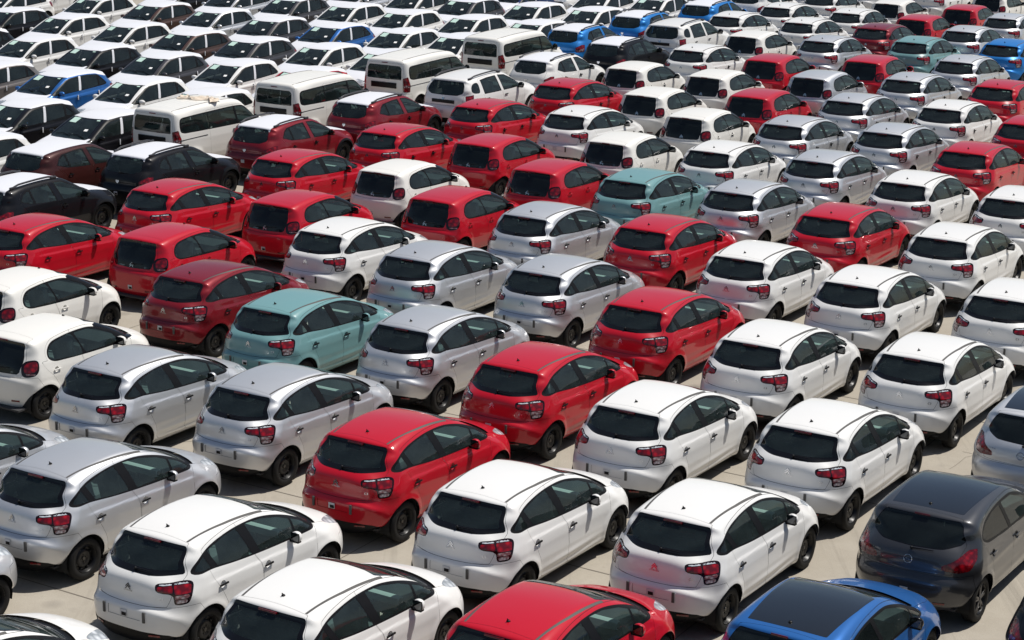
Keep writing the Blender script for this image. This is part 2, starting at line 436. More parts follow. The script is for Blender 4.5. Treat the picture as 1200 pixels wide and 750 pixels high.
def carve(sp):
    car = Car(sp); sh = Shell(sp); car.sh = sh
    st = {'m': sh.mesh(sp.get('cell', .028))}
    X = lambda m: (np.abs(m.v[:, 0]), m.v[:, 1], m.v[:, 2])
    def take(fn, grow=0.):
        m = st['m']; a, b = cut(m, fn(*X(m)) - grow); st['m'] = b; return a
    seams = []
    def panel(fn, gap=.002):
        p = take(fn, -gap); seams.append(take(fn, gap)); return p
    def take_all(*fns):                                # intersection of half-spaces, one exact cut after another (thin bands survive)
        m = st['m']; rest = []
        for fn in fns:
            m, b = cut(m, fn(*X(m))); rest.append(b)
        st['m'] = join(rest); return m
    def sides(m):
        c = m.v[m.f][:, :, 0].mean(1); return m.sub(c > 0), m.sub(c < 0)
    def put(name, m, mat, parent=None, far=True, label=None):
        return car.add(name, to_mesh(name, m, PAINT['white'] if mat == 'paint' else MT[mat]), mat, parent, far, label) if len(m.f) else None
    lining_src = []
    # wheel openings
    for ay in sp['axles']:
        take(lambda x, y, z: np.maximum(np.hypot(y - ay, z - sp['wr'] - .01) - sp['arch'], .42 - x))
    under = take(lambda x, y, z: z - .205)
    # lower black valance, front and rear
    if 'cladding' in sp:
        clad = take(sp['cladding'])
    # ---- glass
    tw = .012
    dlo = sp['dlo']; fd = lambda x, y, z: np.maximum(sdpoly(y, z, dlo), .38 - x)
    a = take(fd, 0.0); panes = []
    keep = st['m']; st['m'] = a
    for nm, key, poly in sp['panes']:
        g = take(lambda x, y, z, P=poly: sdpoly(y, z, P)); panes.append((nm, key, g))
    trim_side = st['m']; st['m'] = keep
    ws = sp['windscreen']; fw = lambda x, y, z: np.maximum(sdpoly(x, y, ws), .85 - z)
    wtrim = take(fw); keep = st['m']; st['m'] = wtrim; wglass = take(lambda x, y, z: fw(x, y, z) + sp.get('wsband', .035)); wtrim = st['m']; st['m'] = keep
    rw = sp['rearwin']; fr = lambda x, y, z: np.maximum(sdpoly(x, z, rw), y + .9)
    rtrim = take(fr); keep = st['m']; st['m'] = rtrim; rglass = take(lambda x, y, z: fr(x, y, z) + sp.get('rwband', .03)); rtrim = st['m']; st['m'] = keep
    # ---- lamps
    T = lambda x, y: (x + y) * .7071
    lamps = []
    for nm, key, fn in sp['lamps']:
        lamps.append((nm, key, take(fn)))
    # ---- panels
    films = []
    if 'film' in sp:
        for fn in sp['film']: films.append(take(fn))
    strips = take_all(*sp['strip']) if 'strip' in sp else None
    if 'blacktailgate' in sp: btg = take(sp['blacktailgate'])
    tail = panel(sp['tailgate'])
    cowl = take(sp['cowl']) if 'cowl' in sp else None
    hood = panel(sp['bonnet'])
    for y, z in sp.get('cups', ()):                     # round hollow behind each door handle
        cp, _n = sh.at(1.0, y, z, 10)
        take(lambda x, y_, z_, c=cp: np.sqrt((x - c[0])**2 + (y_ - c[1])**2 + (z_ - c[2])**2) - .052)
    apil = take(sp['apillar']) if 'apillar' in sp else None
    doors = []
    for nm, poly in sp['doors']:
        doors.append((nm, panel(lambda x, y, z, P=poly: np.maximum(np.maximum(sdpoly(y, z, P), np.minimum(sdpoly(y, z, dlo) - .038, z - sh.belt(y) - sp.get('doorlift', .03))), .42 - x))))
    fb = panel(sp['frontbumper']); rb = panel(sp['rearbumper'])
    grille = None
    keep = st['m']
    if 'grille' in sp:
        st['m'] = fb; grille = take(sp['grille']); fb = st['m']
    platep = None
    if 'plate' in sp:
        pz, hx, hz = sp['plate']; st['m'] = rb; platep = take_all(lambda x, y, z: x - hx, lambda x, y, z: z - pz - hz, lambda x, y, z: pz - hz - z, lambda x, y, z: y + 1.5); rb = st['m']
    vall = []
    if 'valance' in sp:
        st['m'] = rb; v1 = take(sp['valance']); rb = st['m']; vall.append(v1)
        st['m'] = fb; v2 = take(sp['valance']); fb = st['m']; vall.append(v2)
    st['m'] = keep
    # ---- objects
    body = put('body', st['m'], 'paint')
    put('underbody', under, 'dark')
    put('panel_gap', join(seams).off(-.005), 'seam')
    if len(films): put('protective_film', join(films).off(.0015), 'film')
    if strips is not None:
        for q in sides(strips): put('roof_strip', q.off(-.002), 'strip')
    if 'blackroof' in sp: put('roof_panel', (lambda: (take(sp['blackroof'])))() if False else sp_black(sp, car, st), 'blackroof')
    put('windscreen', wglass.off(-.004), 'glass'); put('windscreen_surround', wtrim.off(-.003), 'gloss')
    i_t = put('tailgate', tail, 'paint')
    if 'blacktailgate' in sp: put('tailgate_glass', btg.off(-.001), 'gloss', i_t)
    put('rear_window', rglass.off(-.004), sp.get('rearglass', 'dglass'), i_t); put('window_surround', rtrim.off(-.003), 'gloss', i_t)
    put('bonnet', hood, 'paint')
    idoor = {}
    for nm, d in doors:
        for sgn, q in zip((1, -1), sides(d)): idoor[nm, sgn] = put(nm, q, 'paint')
    for nm, key, g in panes:
        own = 'front_door' if 'front' in nm else 'rear_door'
        for sgn, q in zip((1, -1), sides(g)):
            if nm == 'tape': put('pillar_tape', q.off(-.001), key)
            elif nm == 'pillar': put('pillar', q, 'paint')
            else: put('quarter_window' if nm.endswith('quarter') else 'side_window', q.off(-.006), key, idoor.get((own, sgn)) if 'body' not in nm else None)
    for q in sides(trim_side): put('window_trim', q.off(-.003), 'trim')
    if apil is not None:
        for q in sides(apil): put('windscreen_pillar', q.off(-.002), 'gloss')
    i_rb = put('rear_bumper', rb, 'paint'); i_fb = put('front_bumper', fb, 'paint')
    if grille is not None: put('grille', grille.off(-.02), 'trim', i_fb)
    if platep is not None: put('plate_panel', platep.off(-.007), 'paint', i_rb)
    for v, p in zip(vall, (i_rb, i_fb)): put('valance', v.off(-.004), 'trim', p)
    if cowl is not None: put('scuttle', cowl.off(-.022), 'trim')
    if 'cladding' in sp: put('cladding', clad.off(.004), 'trim')
    ilamp = {}
    for nm, key, g in lamps:
        par = None
        for sgn, q in zip((1, -1), sides(g)):
            base = nm.split(':'); p = ilamp.get((base[0], sgn)) if len(base) > 1 else None
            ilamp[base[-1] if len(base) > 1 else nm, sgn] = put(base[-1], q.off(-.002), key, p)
    car.ilamp = ilamp; car.idoor = idoor; car.i_t, car.i_rb, car.i_fb, car.body = i_t, i_rb, i_fb, body
    # headlining and door cards: the inside of the shell above the sills
    src = join([st['m'], tail] + [d for _, d in doors] + [m for m in films] + ([strips] if strips is not None else []) + ([car.black] if hasattr(car, 'black') else []))
    fl = lambda m: np.maximum(np.maximum(.45 - m.v[:, 2], -1.45 * 0 + sp['cab'][2] - m.v[:, 1]), m.v[:, 1] - sp['cab'][3])
    lin, _ = cut(src, fl(src)); lo_, hi_ = cut(lin, sh.belt(lin.v[:, 1]) - lin.v[:, 2] + 0.0)
    put('headliner', lo_.off(-.03), 'liner'); hi_, lw_ = cut(hi_, sh.belt(hi_.v[:, 1]) - .20 - hi_.v[:, 2]); 
    for q in sides(hi_): put('door_card', q.off(-.035), 'card', far=False)
    for q in sides(lw_): put('door_pocket', q.off(-.035), 'dash', far=False)
    return car

def sp_black(sp, car, st):
    m = st['m']; a, b = cut(m, sp['blackroof'](np.abs(m.v[:, 0]), m.v[:, 1], m.v[:, 2])); st['m'] = b; car.black = a
    return a.off(.001)

# shared small meshes ------------------------------------------------------
def wheel_meshes(rad, width, style):
    t = B(); r = rad; w = width / 2; q = rad * .645
    t.lathe([(-w * .8, q), (-w, q + .02), (-w, r - .035), (-w * .8, r - .008), (-w * .45, r), (w * .45, r), (w * .8, r - .008), (w, r - .035), (w, q + .02), (w * .8, q)], n=36)
    tyre = t.done('tyre', MT['tyre'], 50)
    b = B()
    if style == 'steel':
        b.lathe([(w * .8, q + .004), (w * .9, q - .006), (w * .72, q - .016), (w * .15, q - .03), (w * .12, q - .055), (w * .42, q * .62), (w * .50, q * .50), (w * .42, q * .38), (w * .34, .045), (w * .34, 0.002)], n=36)
        for k in range(8):
            a = k * math.pi / 4
            b.ball((w * .31, math.cos(a) * q * .77, math.sin(a) * q * .77), (.012, .020, .020), 8, 5)
        rim = b.done('rim', MT['rim'], 40)
        h = B()
        for k in range(4):
            a = k * math.pi / 2 + .4
            h.lathe([(w * .45, .0001), (w * .47, .010), (w * .36, .012)], c=(0, math.cos(a) * .054, math.sin(a) * .054), n=6)
        h.lathe([(w * .47, .0001), (w * .47, .026), (w * .33, .032)], n=14)
        return tyre, rim, h.done('hub', MT['hub'], 40)
    b.lathe([(w * .8, q + .004), (w * .9, q - .006), (w * .75, q - .016), (w * .1, q - .03), (w * .05, q - .04), (w * .05, 0.002)], n=36)
    rim = b.done('rim', MT['rim'], 40)
    h = B()
    for k in range(10):
        a = 2 * math.pi * k / 10 + (.16 if k % 2 else -.16)
        M = Matrix.Rotation(a, 3, 'X')
        h.box(M @ Vector((w * .72, 0, q * .52)), (w * .18, .028, q * .92), M, .004)
    h.lathe([(w * .86, .0001), (w * .84, .03), (w * .6, .06), (w * .3, .062)], n=18)
    return tyre, rim, h.done('spokes', MT['alloy'], 40)

def well_mesh(sp, ay, sgn):
    b = B(); r = sp['arch'] + .004; c0 = sp['wr'] + .01; xi, xo = .46, sp['wellx']
    n = 20; ra = []; rb_ = []
    for k in range(n + 1):
        t = math.radians(-20 + 220 * k / n)
        p = (ay + r * math.cos(t), c0 + r * math.sin(t))
        ra.append(b.bm.verts.new((sgn * xi, *p))); rb_.append(b.bm.verts.new((sgn * xo, *p)))
    for k in range(n): b.bm.faces.new((ra[k], ra[k + 1], rb_[k + 1], rb_[k]))
    b.bm.faces.new(ra)
    return b.done('wheel_well', MT['well'], 0)

def cabin(car):
    sp = car.sp; yf, yr, _, _, zf = sp['cab']
    for s in (1, -1):
        b = B(); x = s * .36
        b.box((x, yf, zf + .30), (.50, .50, .16), bev=.05)
        b.box((x, yf - .34, zf + .62), (.48, .15, .62), Matrix.Rotation(R(14), 3, 'X'), .06)
        i = car.add('front_seat', b.done('front_seat', MT['seat']), 'seat')
        h = B(); h.box((x, yf - .47, zf + 1.03), (.27, .10, .19), Matrix.Rotation(R(8), 3, 'X'), .04)
        h.tube([(x - .06, yf - .45, zf + .85), (x - .06, yf - .46, zf + .98)], .008); h.tube([(x + .06, yf - .45, zf + .85), (x + .06, yf - .46, zf + .98)], .008)
        car.add('headrest', h.done('headrest', MT['seat']), 'seat', i)
    b = B(); b.box((0, yr, zf + .30), (1.22, .48, .16), bev=.05); b.box((0, yr - .32, zf + .60), (1.22, .14, .56), Matrix.Rotation(R(16), 3, 'X'), .05)
    i = car.add('rear_seat', b.done('rear_seat', MT['seat']), 'seat')
    for x in (-.38, .38):
        h = B(); h.box((x, yr - .43, zf + .93), (.25, .09, .14), Matrix.Rotation(R(10), 3, 'X'), .035)
        car.add('headrest', h.done('headrest', MT['seat']), 'seat', i)
    yd = sp['dashy']; b = B()
    b.box((0, yd, sp['dashz'] - .13), (1.28, .55, .26), bev=.07); b.box((0, yd - .28, sp['dashz'] - .3), (.3, .3, .4), bev=.05)
    b.box((.0, yd + .3, sp['dashz'] - .10), (1.2, .4, .1), bev=.03)
    i = car.add('dashboard', b.done('dashboard', MT['dash']), 'dash')
    if sp.get('dashbar'):
        y0, z0 = sp['dashbar']; b = B(); b.box((0, y0, z0), (1.22, .12, .115), bev=.045)
        k = car.add('dash_panel', b.done('dash_panel', MT['card']), 'card', i)
        b = B()
        for sgn in (1, -1): b.lathe([(sgn * .614, .0001), (sgn * .614, .040), (sgn * .60, .046)], c=(0, y0, z0), n=14)
        car.add('air_vent', b.done('air_vent', MT['dash']), 'dash', i, far=False)
    b = B(); M = Matrix.Rotation(R(-62), 3, 'X'); q = []
    for k in range(21):
        t = 2 * math.pi * k / 20; q.append(M @ Vector((.18 * math.cos(t), .18 * math.sin(t), 0)) + Vector((-.36, yd - .42, sp['dashz'] + .0)))
    b.tube(q, .014, 8)
    b.box((-.36, yd - .42, sp['dashz']), (.34, .03, .05), bev=.01); b.ball((-.36, yd - .42, sp['dashz']), (.07, .04, .07))
    car.add('steering_wheel', b.done('steering_wheel', MT['dash']), 'dash')
    b = B(); b.box((0, (yf + yr) / 2 - .1, zf - .01), (1.3, 2.6, .03))
    b.box((0, sp['cab'][2] + .25, sp['belt'][0] - .18 if sp.get('shelf', True) else zf + .1), (1.05, .45, .03))
    car.add('cabin_floor', b.done('cabin_floor', MT['floor']), 'floor')

def wheels(car, style='steel'):
    sp = car.sp; ty, ri, hu = wheel_meshes(sp['wr'], sp['tw'], style)
    fl = {}
    for k, me in (('tyre', ty), ('rim', ri), ('x', hu)):
        m2 = me.copy(); m2.name = me.name
        for v in m2.vertices: v.co.x *= -1
        m2.flip_normals(); fl[k] = m2
    car.wheelset = []; wells = []
    for ay in sp['axles']:
        for s in (1, -1):
            car.wheelset.append(((s * sp['trk'], ay, sp['wr']), (ty, ri, hu) if s > 0 else (fl['tyre'], fl['rim'], fl['x']), 'hub' if style == 'steel' else 'alloy'))
            wells.append(well_mesh(sp, ay, s))
    for me in wells: car.add('wheel_well', me, 'well')

def mirrors(car, pos, size, housing='paint', glassdir=1):
    x, y, z = pos
    for s in (1, -1):
        b = B(); b.ball((s * x, y, z), (size[0], size[1], size[2]), 14, 10)
        for v in b.bm.verts:                           # flat back, blunt outer end
            if v.co.y < y - size[1] * .30: v.co.y = y - size[1] * .30
        i = car.add('door_mirror', b.done('door_mirror', MT['gloss'] if housing != 'paint' else PAINT['white'], 50), housing)
        k = B(); k.box((s * x, y - size[1] * .30 - .001, z), (size[0] * 1.72, .006, size[2] * 1.62), bev=.0025)
        car.add('mirror_rim', k.done('mirror_rim', MT['gloss']), 'gloss', i, far=False)
        g = B(); g.box((s * x, y - size[1] * .30 - .005, z), (size[0] * 1.5, .004, size[2] * 1.35), bev=.0015)
        car.add('mirror_glass', g.done('mirror_glass', MT['mirror']), 'mirror', i)
        a = B(); a.box((s * (x - size[0] * .9), y + .01, z - size[2] * .75), (size[0] * 1.1, .07, .05), bev=.012)
        a.box((s * x, y + .0, z - size[2] * .86), (size[0] * 1.4, size[1] * .9, .02), bev=.006)
        car.add('mirror_foot', a.done('mirror_foot', MT['trim']), 'trim', i)

def handle(car, door, s, y, z, style):
    sh = car.sh; p, n = sh.at(s * 1.0, y, z, 10); Rm = frame(n); par = car.idoor.get((door, s))
    up = Rm @ Vector((0, 1, 0)); fw = Rm @ Vector((1, 0, 0))
    cup = B(); cup.lathe([(.003, .056), (0, .051), (-.020, .042), (-.030, .024), (-.033, .0002)], c=p, axis='z', n=18, rot=Rm)
    if style == 'tape':
        t = B(); t.box(Vector(p) + Rm @ Vector((-.02, 0, .034)), (.035, .15, .005), Rm, .002)
        car.add('tape_tab', t.done('tape_tab', MT['film']), 'film', par)
    car.add('handle_recess', cup.done('handle_recess', PAINT['white']), 'paint', par, far=False)
    b = B(); b.box(Vector(p) + Rm @ Vector((0, .006, .020)), (.17, .026, .022), Rm, .008)
    car.add('door_handle', b.done('door_handle', MT['trim']), 'trim' if style == 'dark' else ('chrome' if style == 'chrome' else 'paint'), par)

def chevrons(car, y, z, size, par, badge=None):
    """the double chevron and the lettering below it, set on the tailgate"""
    sh = car.sh; p, n = sh.at(0, y, z); Rm = frame(n); b = B()
    for k in (0, 1):
        o = -size * .36 * k
        for s in (1, -1):
            pts = [(0, .5 * size + o), (s * size * .55, -.10 * size + o), (s * size * .40, -.16 * size + o), (0, .26 * size + o)]
            b.poly([Vector(p) + Rm @ Vector((a, c, .002)) for a, c in pts], Rm @ Vector((0, 0, .008)))
    car.add('emblem', b.done('emblem', MT['chrome'], 0), 'chrome', par)

def letters(car, text, pos, height, par, mat='chrome', name='lettering', spread=1.15):
    sh = car.sh; p, n = sh.at(*pos); Rm = frame(n)
    cu = bpy.data.curves.new('lettering', 'FONT'); cu.body = text; cu.size = height * 1.38; cu.extrude = .0012; cu.align_x = 'CENTER'; cu.align_y = 'CENTER'
    cu.space_character = spread; cu.resolution_u = 2
    o = bpy.data.objects.new('lettering', cu); COL.objects.link(o)
    dg = bpy.context.evaluated_depsgraph_get(); me = bpy.data.meshes.new_from_object(o.evaluated_get(dg)); bpy.data.objects.remove(o)
    me.transform(Matrix.Translation(Vector(p) + Vector(n) * .004) @ Rm.to_4x4()); me.materials.clear(); me.materials.append(MT[mat]); me.name = name
    car.add(name, me, mat, par, far=False)

def wiper(car, x, y, z, ln, par, ang=6):
    sh = car.sh; p, n = sh.at(x, y, z); Rm = frame(n); b = B()
    d = Rm @ Vector((math.cos(R(ang)), math.sin(R(ang)), 0)); o = Vector(p) + Vector(n) * .02
    b.tube([o, o + d * ln * .5 + Vector(n) * .008, o + d * ln], [.012, .008, .006], 6); b.ball(o, (.022, .022, .022), 10, 6)
    car.add('wiper', b.done('wiper', MT['trim']), 'trim', par, far=False)

def antenna(car, y, par=None, stub=.05):
    p, n = car.sh.at(0, y, 1.6); b = B()
    b.lathe([(0, .026), (.012, .022), (.02, .010), (.02, .0001)], c=(0, p[1], p[2]), axis='z', n=12)
    b.tube([(0, p[1], p[2] + .012), (0, p[1] - stub * .8, p[2] + .012 + stub)], [.010, .006], 7)
    car.add('antenna', b.done('antenna', MT['trim']), 'trim', par)

def brake_light(car, y, z, w, par):
    b = B(); b.box((0, y, z), (w, .030, .026), Matrix.Rotation(R(-20), 3, 'X'), .006)
    car.add('brake_light', b.done('brake_light', MT['deepred']), 'deepred', par)

def bumper_kit(car, zplate, tabs=True):
    sh = car.sh; par = car.i_rb
    p, n = sh.at(0, -2.1, zplate); Rm = frame(n)
    b = B(); b.box(Vector(p) + Rm @ Vector((0, 0, .004)), (.11, .085, .008), Rm, .003)
    car.add('plate_bracket', b.done('plate_bracket', MT['plate']), 'plate', par)
    b = B(); b.box(Vector(p) + Rm @ Vector((.012, -.012, .010)), (.075, .045, .006), Rm, .002)
    car.add('plate_recess', b.done('plate_recess', MT['trim']), 'trim', par, far=False)
    if tabs:
        for s in (1, -1):
            p, n = sh.at(s * .345, -2.1, zplate + .0); Rm = frame(n); b = B()
            b.box(Vector(p) + Rm @ Vector((0, 0, .010)), (.038, .145, .022), Rm, .008)
            car.add('bumper_pad', b.done('bumper_pad', MT['strip']), 'strip', par)
    for s in (1, -1):
        p, n = sh.at(s * .50, -2.1, .345); Rm = frame(n); b = B(); b.box(Vector(p), (.16, .030, .010), Rm, .004)
        car.add('reflector', b.done('reflector', MT['deepred']), 'deepred', par)

# ------------------------------------------------------------------ the rounded five-door hatchback (most of the lot)
def hatchback():
    dlo = spline([(-1.43, 1.105), (-1.40, 1.165), (-1.29, 1.255), (-1.08, 1.335), (-.70, 1.392), (-.3, 1.405), (.05, 1.378), (.42, 1.285), (.75, 1.145), (.99, 1.005), (1.03, .968), (.97, .945), (.6, .945), (0, .975), (-.6, 1.022), (-1.1, 1.08)], 6)
    quarter = np.array([(-1.385, 1.122), (-1.345, 1.18), (-1.25, 1.24), (-1.20, 1.262), (-1.12, 1.10)])
    rearp = np.array([(-1.10, 1.305), (-.70, 1.372), (-.47, 1.383), (-.335, 1.02), (-.65, 1.045), (-1.0, 1.092)])
    frontp = np.array([(-.285, 1.385), (.04, 1.355), (.36, 1.275), (.54, 1.198), (.555, .972), (.3, .978), (-.175, 1.008)])
    fq = np.array([(.585, 1.185), (.74, 1.118), (.94, .997), (.93, .980), (.60, .972)])
    dlo_grow = .036
    rdoor = spline([(-.19, .28), (-.19, .6), (-.215, .85), (-.30, 1.0), (-.45, 1.5), (-.75, 1.5), (-1.15, 1.45), (-1.20, 1.30), (-1.17, 1.10), (-1.12, .95), (-.99, .72), (-.89, .5), (-.86, .32), (-.80, .28), (-.5, .28)], 5)
    fdoor = spline([(-.18, .28), (-.18, .6), (-.205, .85), (-.29, 1.0), (-.44, 1.5), (0, 1.5), (.6, 1.45), (1.0, 1.165), (1.06, .99), (.98, .9), (.93, .6), (.89, .32), (.83, .28), (.4, .28)], 5)
    Tc = lambda x, y: (x + y) * .7071
    lightp = spline([(-.985, .985), (-.97, 1.025), (-.77, 1.042), (-.545, 1.046), (-.50, 1.015), (-.515, .91), (-.565, .80), (-.595, .782), (-.735, .778), (-.755, .80), (-.765, .88), (-.81, .912), (-.925, .925), (-.975, .945)], 4)
    def light(x, y, z): return np.maximum(np.maximum(sdpoly(Tc(x, y), z, lightp), y + 1.2), .3 - x)
    def lens(poly, d=.0):
        P = np.array(poly)
        return lambda x, y, z: np.maximum(np.maximum(sdpoly(Tc(x, y), z, P) - d, y + 1.2), .3 - x)
    r1 = lens([(-.967, .952), (-.957, 1.000), (-.768, 1.010), (-.768, .924), (-.92, .935)])
    r2 = lens([(-.748, 1.010), (-.545, 1.012), (-.525, .995), (-.537, .912), (-.748, .904)])
    c1 = lens([(-.745, .893), (-.545, .900), (-.566, .853), (-.745, .846)])
    c2 = lens([(-.742, .836), (-.572, .843), (-.60, .797), (-.728, .791)])
    head = spline([(.34, .70), (.42, .79), (.56, .875), (.645, .885), (.675, .83), (.62, .73), (.52, .665), (.40, .655)], 4)
    xt = lambda z: np.interp(z, [.70, .75, .85, 1.02, 1.10, 1.38, 1.5], [.53, .575, .615, .65, .663, .545, .50])
    sp = dict(
        profile=[(-1.86, .20), (-1.94, .27), (-1.965, .42), (-1.965, .58), (-1.95, .70), (-1.875, .745), (-1.86, .79), (-1.855, .90), (-1.832, 1.015), (-1.79, 1.07), (-1.56, 1.225), (-1.335, 1.392), (-1.352, 1.412), (-1.33, 1.433), (-1.22, 1.458), (-1.05, 1.483), (-.75, 1.507), (-.4, 1.513), (-.1, 1.49), (.15, 1.447), (.4, 1.365), (.75, 1.205), (1.05, 1.045), (1.15, 1.005), (1.42, .945), (1.70, .845), (1.87, .74), (1.945, .62), (1.965, .45), (1.94, .28), (1.86, .20), (1.0, .17), (-1.0, .17)],
        plan=[(-2.0, .80), (-1.7, .825), (-1.3, .845), (-.8, .85), (0, .85), (.8, .85), (1.2, .855), (1.6, .835), (2.0, .76)],
        belt=(.975, -.05),
        section=[(-.80, -.10), (-.72, -.045), (-.60, -.018), (-.45, 0), (-.25, -.004), (-.12, -.02), (0, -.048), (.1, -.09), (.25, -.155), (.4, -.23), (.5, -.285), (.6, -.345)],
        axles=(-1.30, 1.166), wr=.31, tw=.185, trk=.735, arch=.352, wellx=.80, flare=.018,
        bumps=[(1.22, .70, .36, .20, .022), (-1.35, .78, .30, .16, .018), (-.05, .41, .70, .045, .016), (-.05, .29, .9, .03, .014)],
        crease=(.872, -.055, .006, .010, -1.15, .95), plate=(.615, .27, .058), camr=.10, camf=.30, crown=.075, r0=.10, rr=.50, rrup=.16, rf=.42, blur=2,
        dlo=dlo, panes=[('rear_door_quarter', 'dglass', quarter), ('rear_door_window', 'glass', rearp), ('front_door_window', 'glass', frontp), ('front_door_quarter', 'glass', fq)],
        windscreen=mirror_poly([(0, .20), (.3, .18), (.50, .13), (.545, .2), (.655, .75), (.70, 1.02), (.62, 1.10), (.35, 1.19), (0, 1.22)]) if False else mirror_poly([(.001, .17), (.3, .14), (.50, .07), (.535, .15), (.62, .7), (.665, .97), (.60, 1.05), (.35, 1.14), (.001, 1.17)]),
        rearwin=mirror_poly([(.001, 1.095), (.30, 1.098), (.54, 1.106), (.632, 1.112), (.634, 1.122), (.604, 1.20), (.576, 1.27), (.535, 1.395), (.51, 1.406), (.001, 1.412)]),
        rwband=.055,
        lamps=[('tail_light:x', 'redlens', r1)] if False else [('a', 'redlens', r1)],
        strip=[lambda x, y, z: x - np.interp(y, [-1.25, -.6, .3], [.485, .535, .56]) - .017, lambda x, y, z: np.interp(y, [-1.25, -.6, .3], [.485, .535, .56]) - .017 - x, lambda x, y, z: np.abs(y + .55) - .70, lambda x, y, z: 1.2 - z],
        tailgate=lambda x, y, z: np.maximum.reduce([x - xt(z), y + 1.235 + .10 * x * x, .735 + .05 * x * x - z]),
        bonnet=lambda x, y, z: np.maximum.reduce([x - np.interp(y, [1.0, 1.3, 1.7, 1.9], [.70, .66, .60, .54]), 1.20 - .36 * x * x - y, .74 - z]),
        doors=[('front_door', fdoor), ('rear_door', rdoor)],
        frontbumper=lambda x, y, z: np.maximum(z - .66, 1.42 + .0 * x - y + .35 * (z - .4)),
        rearbumper=lambda x, y, z: np.maximum(z - np.interp(y, [-1.75, -1.5], [.742, .755]), y + 1.44 + .6 * (z - .74)),
        cowl=lambda x, y, z: np.maximum.reduce([np.abs(y - (1.215 - .36 * x * x)) - .075, x - .69, .8 - z]),
        grille=lambda x, y, z: np.maximum.reduce([x - .48, np.abs(z - .42) - .10, 1.6 - y]),
        valance=lambda x, y, z: z - np.interp(x, [.45, .62, .74], [.415, .39, .32]),
        cups=[(-.99, .925), (-.08, .875)], cab=(.10, -.78, -1.5, 1.0, .30), dashy=.80, dashz=.98, dashbar=(.47, .975))
    sp['lamps'] = [('tail_lens', 'redlens', r1), ('tail_lens', 'redlens', r2), ('clear_lens_or_sheen', 'clear', c1), ('clear_lens_or_sheen', 'clear', c2), ('clear_lens_or_sheen', 'lamp', lens([(-.945, 1.012), (-.94, 1.026), (-.768, 1.034), (-.768, 1.018)])), ('clear_lens_or_sheen', 'lamp', lens([(-.748, 1.018), (-.748, 1.034), (-.55, 1.036), (-.54, 1.018)])), ('tail_light', 'bezel', light),  # the two top strips paint in a sky reflection along the lamp edge
                   ('head_light', 'lamp', lambda x, y, z: np.maximum(sdpoly(x, z, head), 1.2 - y))]
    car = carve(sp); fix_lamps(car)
    wheels(car); cabin(car)
    mirrors(car, (.895, .45, 1.005), (.082, .082, .078), 'paint')
    for s in (1, -1):
        handle(car, 'rear_door', s, -.99, .925, 'dark'); handle(car, 'front_door', s, -.08, .875, 'dark')
    chevrons(car, -2, .965, .085, car.i_t); letters(car, 'CITROËN', (0, -2, .895), .022, car.i_t); letters(car, 'C3', (.47, -1.72, .84), .034, car.i_t)
    wiper(car, .02, -1.78, 1.225, .27, car.i_t, 2); antenna(car, -1.08, stub=.03); brake_light(car, -1.362, 1.398, .27, car.i_t)
    bumper_kit(car, .62)
    return car

def fix_lamps(car):
    """lenses become children of the lamp they sit in"""
    lamp = {}
    for i, (n, me, k, p, far, l) in enumerate(car.nodes):
        if n == 'tail_light': lamp[1 if sum(v.co.x for v in me.vertices) > 0 else -1] = i
    for i, (n, me, k, p, far, l) in enumerate(car.nodes):
        if n in ('tail_lens', 'clear_lens_or_sheen'):
            car.nodes[i] = (n, me, k, lamp.get(1 if sum(v.co.x for v in me.vertices) > 0 else -1), far, l)

def roof_rails(car, x, y0, y1, lift=.055):
    sh = car.sh
    for s in (1, -1):
        b = B(); pts = []
        for k in range(13):
            t = k / 12; y = y0 + (y1 - y0) * t; p, n = sh.at(s * x, y, 1.75)
            pts.append((p[0], p[1], p[2] + lift * min(1, 8 * t, 8 * (1 - t)) + .004))
        b.tube(pts, .022, 8, 1.1)
        for y in (y0 + .06, y1 - .06):
            p, n = sh.at(s * x, y, 1.75); b.box((p[0], p[1], p[2] + .022), (.055, .17, .062), bev=.02)
        car.add('roof_rail', b.done('roof_rail', MT['rail']), 'rail')

def round_badge(car, y, z, r, par):
    p, n = car.sh.at(0, y, z); Rm = frame(n); b = B()
    q = [Vector(p) + Vector(n) * .008 + Rm @ Vector((r * math.cos(2 * math.pi * k / 20), r * math.sin(2 * math.pi * k / 20), 0)) for k in range(21)]
    b.tube(q, r * .13, 6)
    b.poly([Vector(p) + Rm @ Vector((a * r, c * r, .004)) for a, c in ((-1.25, .10), (-.05, .14), (-.10, .02), (1.25, -.10), (.05, -.14), (.10, -.02))], Rm @ Vector((0, 0, .008)))
    car.add('emblem', b.done('emblem', MT['chrome'], 0), 'chrome', par)

def shield_badge(car, y, z, w, par):
    p, n = car.sh.at(0, y, z); Rm = frame(n); b = B()
    b.poly([Vector(p) + Rm @ Vector((a * w, c * w, .003)) for a, c in ((-.5, .35), (.5, .35), (.5, 0), (.15, -.4), (-.15, -.4), (-.5, 0))], Rm @ Vector((0, 0, .012)))
    car.add('emblem', b.done('emblem', MT['chrome'], 0), 'chrome', par)

TT = lambda x, y: (x + y) * .7071
def corner(poly, ymax=-1.1):                            # a shape wrapped round a rear corner: (x + y) / sqrt 2 against height
    P = np.array(poly)
    return lambda x, y, z: np.maximum(np.maximum(sdpoly(TT(x, y), z, P), y - ymax), .3 - x)
def fcorner(poly, ymin):
    P = np.array(poly)
    return lambda x, y, z: np.maximum(np.maximum(sdpoly((y - x) * .7071, z, P), ymin - y), .25 - x)

SEC = [(-.80, -.10), (-.72, -.045), (-.60, -.018), (-.45, 0), (-.25, -.004), (-.12, -.02), (0, -.045), (.1, -.08), (.25, -.135), (.4, -.20), (.5, -.25), (.65, -.33)]

